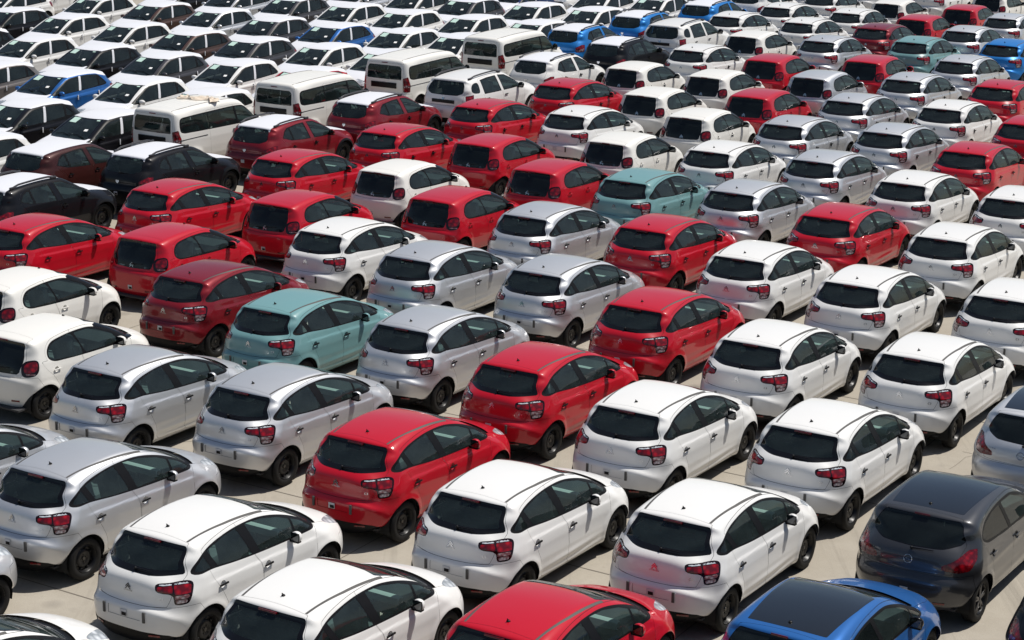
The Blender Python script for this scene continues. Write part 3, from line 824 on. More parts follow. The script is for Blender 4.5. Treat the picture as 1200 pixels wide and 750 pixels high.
# ------------------------------------------------------------------ the small city car with a black glass tailgate
def squircle(cx, cy, a, b):
    t = np.linspace(0, 6.283, 28, endpoint=False); f = lambda v: np.sign(v) * np.abs(v) ** .72
    return np.stack([cx + a * f(np.cos(t)), cy + b * f(np.sin(t)) + .03 * np.cos(t)], 1)

def city_car():
    dlo = spline([(-1.15, 1.09), (-1.12, 1.19), (-1.0, 1.285), (-.72, 1.33), (-.3, 1.345), (0, 1.325), (.3, 1.235), (.6, 1.09), (.80, .97), (.82, .925), (.72, .905), (.3, .905), (-.3, .925), (-.75, .952), (-1.02, .98), (-1.12, 1.03)], 6)
    sp = dict(
        profile=[(-1.62, .2), (-1.70, .27), (-1.733, .42), (-1.733, .64), (-1.715, .76), (-1.675, .80), (-1.66, .85), (-1.62, 1.0), (-1.52, 1.20), (-1.43, 1.335), (-1.455, 1.358), (-1.43, 1.385), (-1.25, 1.418), (-.9, 1.447), (-.5, 1.458), (-.15, 1.443), (.1, 1.405), (.4, 1.285), (.75, 1.11), (.93, 1.01), (1.02, .985), (1.25, .935), (1.46, .86), (1.62, .75), (1.70, .6), (1.733, .45), (1.71, .28), (1.62, .2), (1, .17), (-1, .17)],
        plan=[(-1.8, .76), (-1.5, .79), (-1.2, .805), (-.6, .805), (.4, .805), (1.0, .805), (1.4, .775), (1.8, .69)],
        belt=(.93, -.055), section=SEC, axles=(-1.30, 1.04), wr=.295, tw=.165, trk=.70, arch=.335, wellx=.75, flare=.02,
        bumps=[(1.05, .68, .34, .20, .02), (-1.3, .72, .28, .18, .02)], camr=.10, camf=.34, crown=.08, r0=.10, rr=.38, rrup=.15, rf=.40,
        dlo=dlo, panes=[('rear_door_window', 'glass', spline([(-1.115, 1.09), (-1.09, 1.17), (-.98, 1.255), (-.72, 1.302), (-.48, 1.313), (-.34, .952), (-.75, .978), (-1.0, 1.005), (-1.085, 1.04)], 4)),
                        ('front_door_window', 'glass', np.array([(-.40, 1.315), (-.1, 1.308), (.12, 1.262), (.46, 1.11), (.58, .945), (0, .94), (-.26, .952)]))],
        windscreen=mirror_poly([(.001, .10), (.3, .07), (.50, -.02), (.53, .08), (.60, .55), (.64, .86), (.58, .93), (.35, 1.01), (.001, 1.04)]),
        rearwin=mirror_poly([(.001, .835), (.46, .85), (.50, .88), (.535, 1.05), (.53, 1.12), (.485, 1.345), (.46, 1.352), (.001, 1.36)]), rwband=.012, rearglass='bglass',
        lamps=[('tail_lens', 'redlens', corner(squircle(-.585, .965, .118, .088))), ('clear_lens_or_sheen', 'clear', corner([(-.66, .838), (-.52, .838), (-.50, .862), (-.68, .862)])),
               ('tail_light', 'bezel', corner(squircle(-.595, .945, .155, .135))),
               ('head_light', 'lamp', fcorner([(.62, .70), (.70, .82), (.86, .86), (.95, .80), (.90, .68), (.75, .64)], .9))],
        apillar=lambda x, y, z: np.maximum.reduce([.925 - z, .10 - y, y - .98, .45 - x, z - 1.34]),
        tailgate=lambda x, y, z: np.maximum.reduce([x - np.interp(z, [.7, .9, 1.1, 1.36, 1.5], [.52, .56, .57, .52, .48]), y + 1.22 + .1 * x * x, .79 + .05 * x * x - z]),
        cowl=lambda x, y, z: np.maximum.reduce([np.abs(y - (1.06 - .36 * x * x)) - .06, x - .62, .8 - z]),
        bonnet=lambda x, y, z: np.maximum.reduce([x - np.interp(y, [.9, 1.3, 1.6], [.64, .60, .52]), 1.06 - .36 * x * x - y, .74 - z]),
        doors=[('front_door', spline([(-.30, .27), (-.30, .7), (-.36, .93), (-.48, 1.5), (.1, 1.5), (.7, 1.4), (.92, 1.1), (.86, .85), (.79, .5), (.76, .30), (.70, .27), (.2, .27)], 5)),
               ('rear_door', spline([(-.31, .27), (-.31, .7), (-.37, .93), (-.49, 1.5), (-.9, 1.5), (-1.3, 1.4), (-1.32, 1.1), (-1.25, .92), (-1.08, .72), (-.96, .5), (-.93, .3), (-.88, .27), (-.6, .27)], 5))],
        frontbumper=lambda x, y, z: np.maximum(z - .66, 1.28 - y), rearbumper=lambda x, y, z: np.maximum(z - .795, y + 1.40 + .5 * (z - .7)),
        grille=lambda x, y, z: np.maximum.reduce([x - .45, np.abs(z - .42) - .10, 1.4 - y]), valance=lambda x, y, z: z - .27,
        cups=[(-1.0, .88), (-.15, .835)], cab=(-.05, -.80, -1.35, .85, .28), dashy=.62, dashz=.94)
    car = carve(sp); fix_lamps(car); wheels(car); cabin(car); mirrors(car, (.875, .50, .985), (.11, .09, .08))
    for s in (1, -1): handle(car, 'rear_door', s, -1.0, .88, 'body'); handle(car, 'front_door', s, -.15, .835, 'body')
    # black corner of the windscreen pillar, down to the mirror
    chevrons(car, -1.66, .905, .10, car.i_t); letters(car, 'CITROËN', (-.26, -1.66, .868), .022, car.i_t); letters(car, 'C1', (.36, -1.62, .872), .03, car.i_t)
    brake_light(car, -1.452, 1.362, .20, car.i_t); wiper(car, .02, -1.9, .985, .26, car.i_t)
    bumper_kit(car, .42, False); antenna(car, .02, stub=.02)
    return car

# ------------------------------------------------------------------ the small hatchback under white transport film
def filmed_hatchback():
    dlo = np.array([(-1.43, 1.035), (-1.405, 1.085), (-1.19, 1.305), (-1.10, 1.34), (-.80, 1.368), (-.4, 1.378), (0, 1.358), (.18, 1.315), (.55, 1.145), (.86, .985), (.88, .955), (.82, .94), (.3, .945), (-.5, .965), (-1.2, .995), (-1.36, 1.005)])
    top = lambda y: np.interp(y, [-1.45, -1.19, -1.10, -.8, -.4, 0, .18, .3], [1.25, 1.325, 1.36, 1.386, 1.396, 1.377, 1.333, 1.27])
    sp = dict(
        profile=[(-1.9, .2), (-1.99, .28), (-2.02, .45), (-2.02, .62), (-1.99, .74), (-1.945, .775), (-1.935, .88), (-1.90, 1.0), (-1.63, 1.275), (-1.53, 1.335), (-1.55, 1.352), (-1.52, 1.375), (-1.3, 1.405), (-.9, 1.438), (-.45, 1.45), (-.1, 1.432), (.12, 1.388), (.5, 1.225), (.85, 1.06), (.97, 1.008), (1.1, .982), (1.45, .935), (1.75, .855), (1.93, .75), (2.01, .6), (2.027, .42), (1.98, .25), (1.9, .2), (1, .17), (-1, .17)],
        plan=[(-2.1, .80), (-1.8, .84), (-1.3, .865), (-.6, .87), (.6, .87), (1.2, .87), (1.6, .85), (2.1, .76)],
        belt=(.96, -.03), section=SEC, crease=(.855, -.03, .008, .012, -1.8, 1.0), axles=(-1.351, 1.197), wr=.31, tw=.185, trk=.745, arch=.345, wellx=.81, flare=.014,
        bumps=[(-.2, .80, 1.6, .035, .012), (-.1, .33, .9, .05, .012)], camr=.08, camf=.22, crown=.07, r0=.10, rr=.34, rrup=.16, rf=.34,
        dlo=dlo, panes=[('rear_quarter', 'dglass', np.array([(-1.385, 1.055), (-1.18, 1.275), (-1.13, 1.03), (-1.33, 1.025)])),
                        ('rear_door_window', 'glass', np.array([(-1.085, 1.312), (-.8, 1.345), (-.47, 1.354), (-.33, .985), (-.7, .995), (-1.05, 1.018)])),
                        ('tape', 'film', np.array([(-.455, 1.372), (-.37, 1.372), (-.215, .968), (-.315, .968)])),
                        ('front_door_window', 'glass', np.array([(-.355, 1.355), (0, 1.335), (.17, 1.29), (.50, 1.14), (.72, 1.03), (.72, .968), (0, .972), (-.20, .978)]))],
        windscreen=mirror_poly([(.001, .16), (.3, .14), (.50, .07), (.535, .14), (.60, .55), (.665, .88), (.62, .96), (.35, 1.04), (.001, 1.07)]),
        rearwin=mirror_poly([(.001, 1.02), (.45, 1.03), (.58, 1.06), (.60, 1.09), (.52, 1.32), (.48, 1.335), (.001, 1.34)]), rwband=.02,
        lamps=[('tail_lens', 'redlens', corner([(-.93, .82), (-.93, .96), (-.58, .975), (-.55, .84), (-.62, .80)])), ('tail_light', 'deepred', corner([(-.96, .80), (-.96, .98), (-.56, .995), (-.53, .84), (-.6, .78)])),
               ('head_light', 'lamp', fcorner([(.72, .70), (.76, .80), (1.0, .86), (1.12, .86), (1.08, .74), (.95, .68)], 1.3))],
        film=[lambda x, y, z: np.maximum.reduce([top(y) - z, y - .145 + .25 * x * x, -1.545 - y, x - .75]),
              lambda x, y, z: np.maximum.reduce([.78 - z, 1.02 - .33 * x * x - y, x - np.interp(y, [1, 1.5, 1.9], [.73, .70, .62])])],
        tailgate=lambda x, y, z: np.maximum.reduce([x - np.interp(z, [.7, .8, 1.1, 1.36, 1.5], [.55, .58, .62, .54, .50]), y + 1.50, .76 - z]),
        bonnet=lambda x, y, z: np.maximum.reduce([x - .76, 1.0 - .33 * x * x - y, .74 - z]),
        doors=[('front_door', spline([(-.20, .27), (-.20, .6), (-.22, .95), (-.40, 1.5), (.1, 1.5), (.7, 1.4), (.98, 1.1), (.96, .85), (.91, .5), (.88, .30), (.82, .27), (.2, .27)], 5)),
               ('rear_door', spline([(-.21, .27), (-.21, .6), (-.23, .95), (-.41, 1.5), (-.9, 1.5), (-1.12, 1.45), (-1.14, 1.1), (-1.12, .92), (-1.02, .70), (-.93, .5), (-.90, .3), (-.85, .27), (-.6, .27)], 5))],
        frontbumper=lambda x, y, z: np.maximum(z - .70, 1.55 - y), rearbumper=lambda x, y, z: np.maximum(z - .765, y + 1.68),
        grille=lambda x, y, z: np.maximum.reduce([x - .62, np.abs(z - .66) - .035, 1.6 - y]), valance=lambda x, y, z: z - .27,
        cups=[(-1.0, .885), (-.10, .865)], cab=(.0, -.88, -1.5, .9, .29), dashy=.68, dashz=.955)
    car = carve(sp); fix_lamps(car); wheels(car); cabin(car); mirrors(car, (.915, .60, 1.0), (.115, .07, .066))
    for s in (1, -1): handle(car, 'rear_door', s, -1.0, .885, 'tape'); handle(car, 'front_door', s, -.10, .865, 'tape')
    sh = car.sh
    def stick(nm, x, y, sx, sy, mat, d):
        p, n = sh.at(x, y, 1.4); Rm = frame(n); b = B(); b.box(Vector(p) + Vector(n) * d, (sx, sy, .002), Rm)
        car.add(nm, b.done(nm, MT[mat]), mat)
    stick('windscreen_sticker', .36, .30, .26, .24, 'sticker', .002); stick('windscreen_sticker', -.42, .20, .10, .05, 'sticker', .002)
    stick('paper_tag', -.38, .74, .11, .09, 'paper', .004)
    for k in (0, 1):
        q = []
        for (x, y) in ((-.05 - .5 * k, .93), (-.02 - .5 * k + .25, .84), (.04 - .5 * k + .5, .86)):
            p, n = sh.at(x, y - .0, 1.05); q.append(Vector(p) + Vector(n) * .02)
        b = B(); b.tube(q, [.012, .009, .007], 6); car.add('wiper', b.done('wiper', MT['trim']), 'trim')
    return car

# ------------------------------------------------------------------ the crossover hatchback, with or without roof rails
def crossover_base(rails):
    dlo = np.array([(-1.32, 1.16), (-1.18, 1.32), (-1.05, 1.385), (-.6, 1.42), (-.2, 1.425), (.1, 1.395), (.42, 1.26), (.72, 1.10), (.90, .995), (.90, .965), (.3, .965), (-.5, 1.01), (-.98, 1.055)])
    top = lambda y: np.interp(y, [-1.6, -1.18, -1.05, -.6, -.2, .1, .3], [1.30, 1.36, 1.41, 1.44, 1.445, 1.415, 1.35])
    sp = dict(
        profile=[(-1.92, .22), (-2.0, .3), (-2.04, .48), (-2.04, .66), (-2.0, .76), (-1.96, .80), (-1.95, .90), (-1.90, 1.03), (-1.64, 1.32), (-1.55, 1.39), (-1.575, 1.415), (-1.54, 1.442), (-1.3, 1.475), (-.9, 1.50), (-.4, 1.51), (0, 1.49), (.2, 1.445), (.55, 1.265), (.88, 1.09), (1.0, 1.04), (1.2, 1.01), (1.6, .94), (1.85, .84), (1.98, .70), (2.035, .52), (2.0, .3), (1.92, .22), (1, .19), (-1, .19)],
        plan=[(-2.1, .80), (-1.8, .84), (-1.3, .865), (-.6, .865), (.6, .865), (1.2, .875), (1.6, .855), (2.1, .77)],
        belt=(.99, -.04), section=SEC, axles=(-1.37, 1.22), wr=.325, tw=.195, trk=.745, arch=.37, wellx=.81, flare=.03,
        bumps=[(1.22, .72, .4, .18, .015), (-1.4, .85, .35, .14, .015)], camr=.09, camf=.24, crown=.07, r0=.10, rr=.38, rrup=.16, rf=.36,
        doorlift=.08, dlo=dlo, panes=[('rear_door_window', 'glass', np.array([(-.92, 1.372), (-.6, 1.392), (-.36, 1.397), (-.22, 1.005), (-.5, 1.025), (-.86, 1.058)])),
                        ('rear_door_quarter', 'glass', np.array([(-1.28, 1.168), (-1.16, 1.295), (-.99, 1.355), (-.92, 1.075), (-1.0, 1.085)])),
                        ('pillar', 'paint', np.array([(-.32, 1.45), (-.20, 1.45), (-.03, .94), (-.18, .94)])),
                        ('front_door_window', 'glass', np.array([(-.155, 1.40), (.08, 1.372), (.40, 1.24), (.70, 1.08), (.80, 1.02), (.80, .985), (.3, .985), (-.005, 1.0)]))],
        windscreen=mirror_poly([(.001, .24), (.3, .22), (.50, .14), (.54, .20), (.60, .6), (.665, .92), (.62, 1.0), (.35, 1.08), (.001, 1.11)]),
        rearwin=mirror_poly([(.001, 1.06), (.42, 1.07), (.56, 1.12), (.585, 1.17), (.545, 1.30), (.48, 1.39), (.44, 1.40), (.001, 1.405)]), rwband=.015,
        lamps=[('tail_lens', 'redlens', corner([(-.86, .83), (-.87, .90), (-.66, .985), (-.55, .98), (-.56, .90)])), ('clear_lens_or_sheen', 'clear', corner([(-.85, .78), (-.86, .825), (-.57, .89), (-.60, .80)])), ('tail_light', 'deepred', corner([(-.89, .76), (-.89, .92), (-.66, 1.005), (-.53, 1.0), (-.54, .88), (-.58, .77)])),
               ('head_light', 'lamp', fcorner([(.72, .72), (.78, .84), (1.02, .92), (1.12, .90), (1.08, .76), (.95, .70)], 1.3))],
        film=[lambda x, y, z: np.maximum.reduce([x - .545, y - .20 + .25 * x * x, -1.56 - y, 1.3 - z]),
              lambda x, y, z: np.maximum.reduce([.80 - z, 1.08 - .33 * x * x - y, x - np.interp(y, [1, 1.5, 1.9], [.62, .60, .50])])],
        tailgate=lambda x, y, z: np.maximum.reduce([x - np.interp(z, [.7, .8, 1.1, 1.40, 1.5], [.58, .60, .62, .53, .50]), y + 1.52, .79 - z]),
        bonnet=lambda x, y, z: np.maximum.reduce([x - .68, 1.05 - .33 * x * x - y, .76 - z]),
        doors=[('front_door', spline([(-.10, .29), (-.10, .6), (-.12, .98), (-.28, 1.55), (.1, 1.5), (.7, 1.45), (1.0, 1.15), (.96, .85), (.90, .5), (.87, .32), (.82, .29), (.2, .29)], 5)),
               ('rear_door', spline([(-.11, .29), (-.11, .6), (-.13, .98), (-.29, 1.55), (-.9, 1.5), (-1.35, 1.40), (-1.36, 1.16), (-1.14, .96), (-1.02, .74), (-.93, .5), (-.90, .32), (-.85, .29), (-.6, .29)], 5))],
        frontbumper=lambda x, y, z: np.maximum(z - .70, 1.6 - y), rearbumper=lambda x, y, z: np.maximum(z - .78, y + 1.70),
        cladding=lambda x, y, z: np.maximum.reduce([np.minimum(np.minimum(np.hypot(y + 1.37, z - .335), np.hypot(y - 1.22, z - .335)) - .43, z - .33), .5 - x]) if rails else x + 9.,
        grille=lambda x, y, z: np.maximum.reduce([x - .5, np.abs(z - .62) - .06, 1.7 - y]), valance=lambda x, y, z: z - (.42 if rails else .30),
        cups=[(-.92, .90), (0, .875)], cab=(.05, -.85, -1.5, .95, .31), dashy=.74, dashz=.985)
    car = carve(sp); fix_lamps(car); wheels(car); cabin(car)
    mirrors(car, (.90, .62, 1.03), (.10, .085, .08), 'gloss' if not rails else 'paint')
    for s in (1, -1): handle(car, 'rear_door', s, -.92, .90, 'dark'); handle(car, 'front_door', s, -.0, .875, 'dark')
    shield_badge(car, -2.1, .90, .10, car.i_t); wiper(car, .02, -1.95, 1.13, .26, car.i_t, 3)
    if rails: roof_rails(car, .60, -1.42, .02)
    bumper_kit(car, .60, False)
    return car
def crossover(): return crossover_base(True)
def plain_crossover(): return crossover_base(False)

# ------------------------------------------------------------------ the sport utility car
def suv():
    dlo = np.array([(-1.80, 1.26), (-1.77, 1.36), (-1.66, 1.45), (-1.50, 1.49), (-.8, 1.535), (-.2, 1.535), (.15, 1.50), (.5, 1.35), (.8, 1.19), (.96, 1.10), (.96, 1.07), (.3, 1.065), (-.5, 1.08), (-1.40, 1.11), (-1.60, 1.13), (-1.75, 1.19)])
    sp = dict(
        profile=[(-2.02, .30), (-2.11, .38), (-2.157, .55), (-2.157, .72), (-2.12, .80), (-2.09, .84), (-2.085, 1.0), (-2.05, 1.12), (-1.90, 1.40), (-1.80, 1.515), (-1.82, 1.54), (-1.78, 1.57), (-1.4, 1.60), (-.8, 1.625), (-.3, 1.625), (.05, 1.60), (.28, 1.545), (.6, 1.37), (.95, 1.18), (1.05, 1.13), (1.3, 1.105), (1.7, 1.05), (1.95, .95), (2.08, .80), (2.15, .60), (2.12, .40), (2.03, .30), (1, .25), (-1, .25)],
        plan=[(-2.2, .83), (-1.9, .87), (-1.3, .90), (-.6, .895), (.6, .895), (1.3, .905), (1.7, .885), (2.2, .80)],
        belt=(1.08, -.03), section=SEC, axles=(-1.338, 1.335), wr=.345, tw=.215, trk=.775, arch=.40, wellx=.84, flare=.035,
        bumps=[(1.33, .78, .42, .18, .02), (-1.35, .85, .42, .18, .02)], camr=.09, camf=.20, crown=.06, r0=.11, rr=.34, rrup=.16, rf=.34,
        dlo=dlo, panes=[('body_quarter', 'dglass', spline([(-1.74, 1.25), (-1.70, 1.37), (-1.58, 1.445), (-1.36, 1.44), (-1.36, 1.18), (-1.52, 1.165), (-1.66, 1.19)], 4)),
                        ('pillar', 'paint', np.array([(-1.33, 1.56), (-1.20, 1.56), (-1.14, 1.05), (-1.33, 1.05)])), ('pillar', 'paint', np.array([(-1.95, 1.6), (-1.20, 1.6), (-1.33, 1.0), (-1.95, 1.0)])),
                        ('rear_door_window', 'glass', np.array([(-1.16, 1.49), (-.8, 1.505), (-.37, 1.51), (-.24, 1.10), (-.7, 1.11), (-1.10, 1.13)])),
                        ('pillar', 'paint', np.array([(-.33, 1.56), (-.22, 1.56), (-.09, 1.05), (-.21, 1.05)])),
                        ('front_door_window', 'glass', np.array([(-.175, 1.51), (.13, 1.475), (.48, 1.325), (.78, 1.165), (.85, 1.12), (.85, 1.09), (.3, 1.09), (-.06, 1.095)]))],
        windscreen=mirror_poly([(.001, .30), (.3, .28), (.53, .20), (.57, .26), (.64, .65), (.70, .98), (.65, 1.05), (.35, 1.12), (.001, 1.14)]),
        rearwin=mirror_poly([(.001, 1.13), (.45, 1.135), (.60, 1.19), (.635, 1.25), (.60, 1.40), (.53, 1.50), (.50, 1.51), (.001, 1.515)]), rwband=.015,
        lamps=[('tail_lens', 'redlens', corner([(-.85, .95), (-.85, 1.10), (-.64, 1.12), (-.64, .97)])), ('clear_lens_or_sheen', 'clear', corner([(-.85, .85), (-.85, .94), (-.64, .96), (-.65, .85)])), ('tail_light', 'deepred', corner([(-.88, .80), (-.88, 1.13), (-.61, 1.15), (-.62, .80)])),
               ('head_light', 'lamp', fcorner([(.78, .82), (.82, .94), (1.05, 1.0), (1.18, .98), (1.12, .84), (1.0, .80)], 1.4))],
        tailgate=lambda x, y, z: np.maximum.reduce([x - np.interp(z, [.7, .9, 1.2, 1.50, 1.6], [.62, .64, .67, .58, .55]), y + 1.75, .84 - z]),
        bonnet=lambda x, y, z: np.maximum.reduce([x - .72, 1.09 - .30 * x * x - y, .86 - z]),
        doors=[('front_door', spline([(-.14, .38), (-.14, .7), (-.16, 1.05), (-.28, 1.65), (.2, 1.6), (.8, 1.5), (1.08, 1.2), (1.03, .95), (.96, .6), (.93, .40), (.88, .38), (.2, .38)], 5)),
               ('rear_door', spline([(-.15, .38), (-.15, .7), (-.17, 1.05), (-.29, 1.65), (-.9, 1.65), (-1.26, 1.58), (-1.22, 1.15), (-1.15, 1.0), (-.98, .78), (-.90, .6), (-.88, .42), (-.83, .38), (-.6, .38)], 5))],
        frontbumper=lambda x, y, z: np.maximum(z - .80, 1.75 - y), rearbumper=lambda x, y, z: np.maximum(z - .83, y + 1.80),
        grille=lambda x, y, z: np.maximum.reduce([x - .6, np.abs(z - .80) - .07, 1.8 - y]), valance=lambda x, y, z: z - .48,
        cab=(.05, -.85, -1.8, 1.0, .42), dashy=.78, dashz=1.08)
    car = carve(sp); fix_lamps(car); wheels(car); cabin(car)
    mirrors(car, (.96, .70, 1.13), (.10, .09, .085), 'gloss')
    for s in (1, -1): handle(car, 'rear_door', s, -1.02, .98, 'dark'); handle(car, 'front_door', s, -.0, .965, 'dark')
    p, n = car.sh.at(0, -2.2, .955); Rm = frame(n); b = B(); b.box(Vector(p) + Vector(n) * .006, (.78, .10, .03), Rm, .012)
    car.add('name_plate', b.done('name_plate', MT['trim']), 'trim', car.i_t)
    k = len(car.nodes); letters(car, 'D U S T E R', (0, -2.2, .955), .055, car.i_t); me = car.nodes[-1][1]; me.transform(Matrix.Translation(Vector(n) * .02)); me.name = 'name_lettering'
    shield_badge(car, -2.2, 1.06, .09, car.i_t); wiper(car, .02, -2.1, 1.19, .3, car.i_t, 3); roof_rails(car, .62, -1.62, .05, .06)
    bumper_kit(car, .66, False)
    return car

# ------------------------------------------------------------------ the passenger van
def van():
    dlo = spline([(-1.90, 1.22), (-1.88, 1.50), (-1.82, 1.555), (-1.5, 1.575), (-.5, 1.585), (.45, 1.575), (.72, 1.535), (1.0, 1.35), (1.30, 1.15), (1.32, 1.10), (1.1, 1.085), (.3, 1.09), (-.8, 1.12), (-1.5, 1.145), (-1.8, 1.165)], 5)
    sp = dict(
        profile=[(-2.03, .24), (-2.13, .32), (-2.18, .48), (-2.18, .66), (-2.15, .74), (-2.125, .78), (-2.12, 1.0), (-2.105, 1.25), (-2.07, 1.55), (-2.03, 1.72), (-1.97, 1.765), (-1.6, 1.785), (-.8, 1.80), (0, 1.79), (.45, 1.755), (.70, 1.69), (1.0, 1.47), (1.35, 1.22), (1.47, 1.16), (1.65, 1.11), (1.9, 1.02), (2.06, .88), (2.15, .68), (2.18, .5), (2.14, .32), (2.05, .24), (1, .2), (-1, .2)],
        plan=[(-2.3, .85), (-1.8, .87), (-1.2, .875), (0, .875), (1.3, .875), (1.8, .85), (2.3, .77)],
        belt=(1.10, -.02), section=[(-.9, -.10), (-.8, -.04), (-.65, -.01), (-.45, 0), (-.2, 0), (0, -.018), (.2, -.05), (.4, -.085), (.6, -.13), (.75, -.18)], axles=(-1.44, 1.37), wr=.315, tw=.19, trk=.745, arch=.36, wellx=.81, flare=.02,
        bumps=[(-1.4, .62, .5, .2, .012)], camr=.05, camf=.20, crown=.05, r0=.13, rr=.20, rrup=.20, rf=.34,
        dlo=dlo, panes=[('body_quarter', 'dglass', np.array([(-1.86, 1.235), (-1.84, 1.49), (-1.78, 1.53), (-1.2, 1.55), (-.78, 1.555), (-.78, 1.15), (-1.4, 1.168), (-1.77, 1.19)])),
                        ('rear_door_window', 'dglass', np.array([(-.75, 1.556), (.28, 1.555), (.36, 1.12), (0, 1.122), (-.75, 1.148)])),
                        ('front_door_window', 'glass', np.array([(.36, 1.55), (.5, 1.545), (.70, 1.51), (.98, 1.325), (1.20, 1.175), (1.22, 1.115), (.6, 1.115), (.44, 1.12)]))],
        windscreen=mirror_poly([(.001, .72), (.4, .70), (.60, .64), (.63, .70), (.68, 1.0), (.72, 1.3), (.66, 1.40), (.35, 1.48), (.001, 1.50)]),
        rearwin=mirror_poly([(.001, 1.17), (.62, 1.17), (.645, 1.19), (.63, 1.50), (.58, 1.575), (.54, 1.585), (.001, 1.59)]), rwband=.012,
        lamps=[('tail_lens', 'redlens', corner([(-.95, 1.02), (-.95, 1.20), (-.80, 1.235), (-.76, 1.02)], -1.7)), ('clear_lens_or_sheen', 'clear', corner([(-.95, .94), (-.95, 1.01), (-.76, 1.01), (-.77, .94)], -1.7)), ('tail_light', 'redlens', corner([(-.98, .80), (-.98, 1.22), (-.82, 1.26), (-.74, 1.02), (-.76, .80)], -1.7)),
               ('head_light', 'lamp', fcorner([(.82, .80), (.86, .94), (1.10, 1.04), (1.2, 1.02), (1.14, .86), (1.0, .80)], 1.4))],
        tailgate=lambda x, y, z: np.maximum.reduce([x - .69, y + 1.95, np.abs(z - 1.20) - .45]),
        bonnet=lambda x, y, z: np.maximum.reduce([x - .70, 1.52 - .28 * x * x - y, .86 - z]),
        doors=[('front_door', spline([(.40, .33), (.40, .7), (.40, 1.1), (.32, 1.72), (.7, 1.72), (1.2, 1.5), (1.42, 1.15), (1.36, .9), (1.02, .72), (.96, .5), (.94, .35), (.9, .33)], 5)),
               ('rear_door', spline([(.385, .33), (.385, .7), (.385, 1.1), (.305, 1.72), (-.2, 1.72), (-.765, 1.70), (-.765, 1.1), (-.765, .5), (-.765, .36), (-.72, .33), (-.3, .33)], 5))],
        frontbumper=lambda x, y, z: np.maximum(z - .72, 1.75 - y), rearbumper=lambda x, y, z: np.maximum(z - .74, y + 1.85),
        grille=lambda x, y, z: np.maximum.reduce([x - .55, np.abs(z - .76) - .07, 1.8 - y]), valance=lambda x, y, z: z - .36,
        cab=(.55, -.60, -1.9, 1.35, .36), dashy=1.15, dashz=1.10)
    car = carve(sp); fix_lamps(car); wheels(car); cabin(car)
    mirrors(car, (.97, 1.02, 1.16), (.09, .085, .11), 'gloss')
    for s in (1, -1):
        handle(car, 'rear_door', s, .24, .98, 'dark'); handle(car, 'front_door', s, .52, .97, 'dark')
        p, n = car.sh.at(s, -1.45, 1.0); Rm = frame(n); b = B(); b.box(Vector(p), (1.15, .018, .012), Rm, .004)
        car.add('door_rail', b.done('door_rail', MT['trim']), 'trim')
        q, n = car.sh.at(s * .70, 0, 1.75); pts = []
        for k in range(10):
            p, n = car.sh.at(s * .58, -1.95 + 2.4 * k / 9, 1.8); pts.append(Vector(p) + Vector(n) * .002)
        b = B(); b.tube(pts, .009, 5); car.add('roof_strip', b.done('roof_strip', MT['strip']), 'strip')
    for x in (-.36, -.18, 0, .18, .36):
        pts = [Vector(car.sh.at(x, -1.7 + 2.0 * k / 8, 1.8)[0]) for k in range(9)]
        b = B(); b.tube(pts, .010, 6, .35); car.add('roof_rib', b.done('roof_rib', PAINT['white']), 'paint', car.body)
    p, n = car.sh.at(0, -2.3, .99); Rm = frame(n); b = B(); b.box(Vector(p) + Vector(n) * .004, (.95, .17, .03), Rm, .012)
    car.add('plate_panel', b.done('plate_panel', MT['trim']), 'trim', car.i_t)
    b = B(); b.lathe([(0, .045), (.012, .043), (.014, .03), (.006, .0001)], c=Vector(car.sh.at(.44, -2.3, .98)[0]) - Vector((0, .012, 0)), axis='y', n=16, rot=Matrix.Rotation(math.pi, 3, 'Z'))
    car.add('emblem', b.done('emblem', MT['chrome']), 'chrome', car.i_t)
    brake_light(car, -2.045, 1.66, .22, car.i_t); wiper(car, .0, -2.3, 1.20, .3, car.i_t)
    bumper_kit(car, .50, False)
    return car

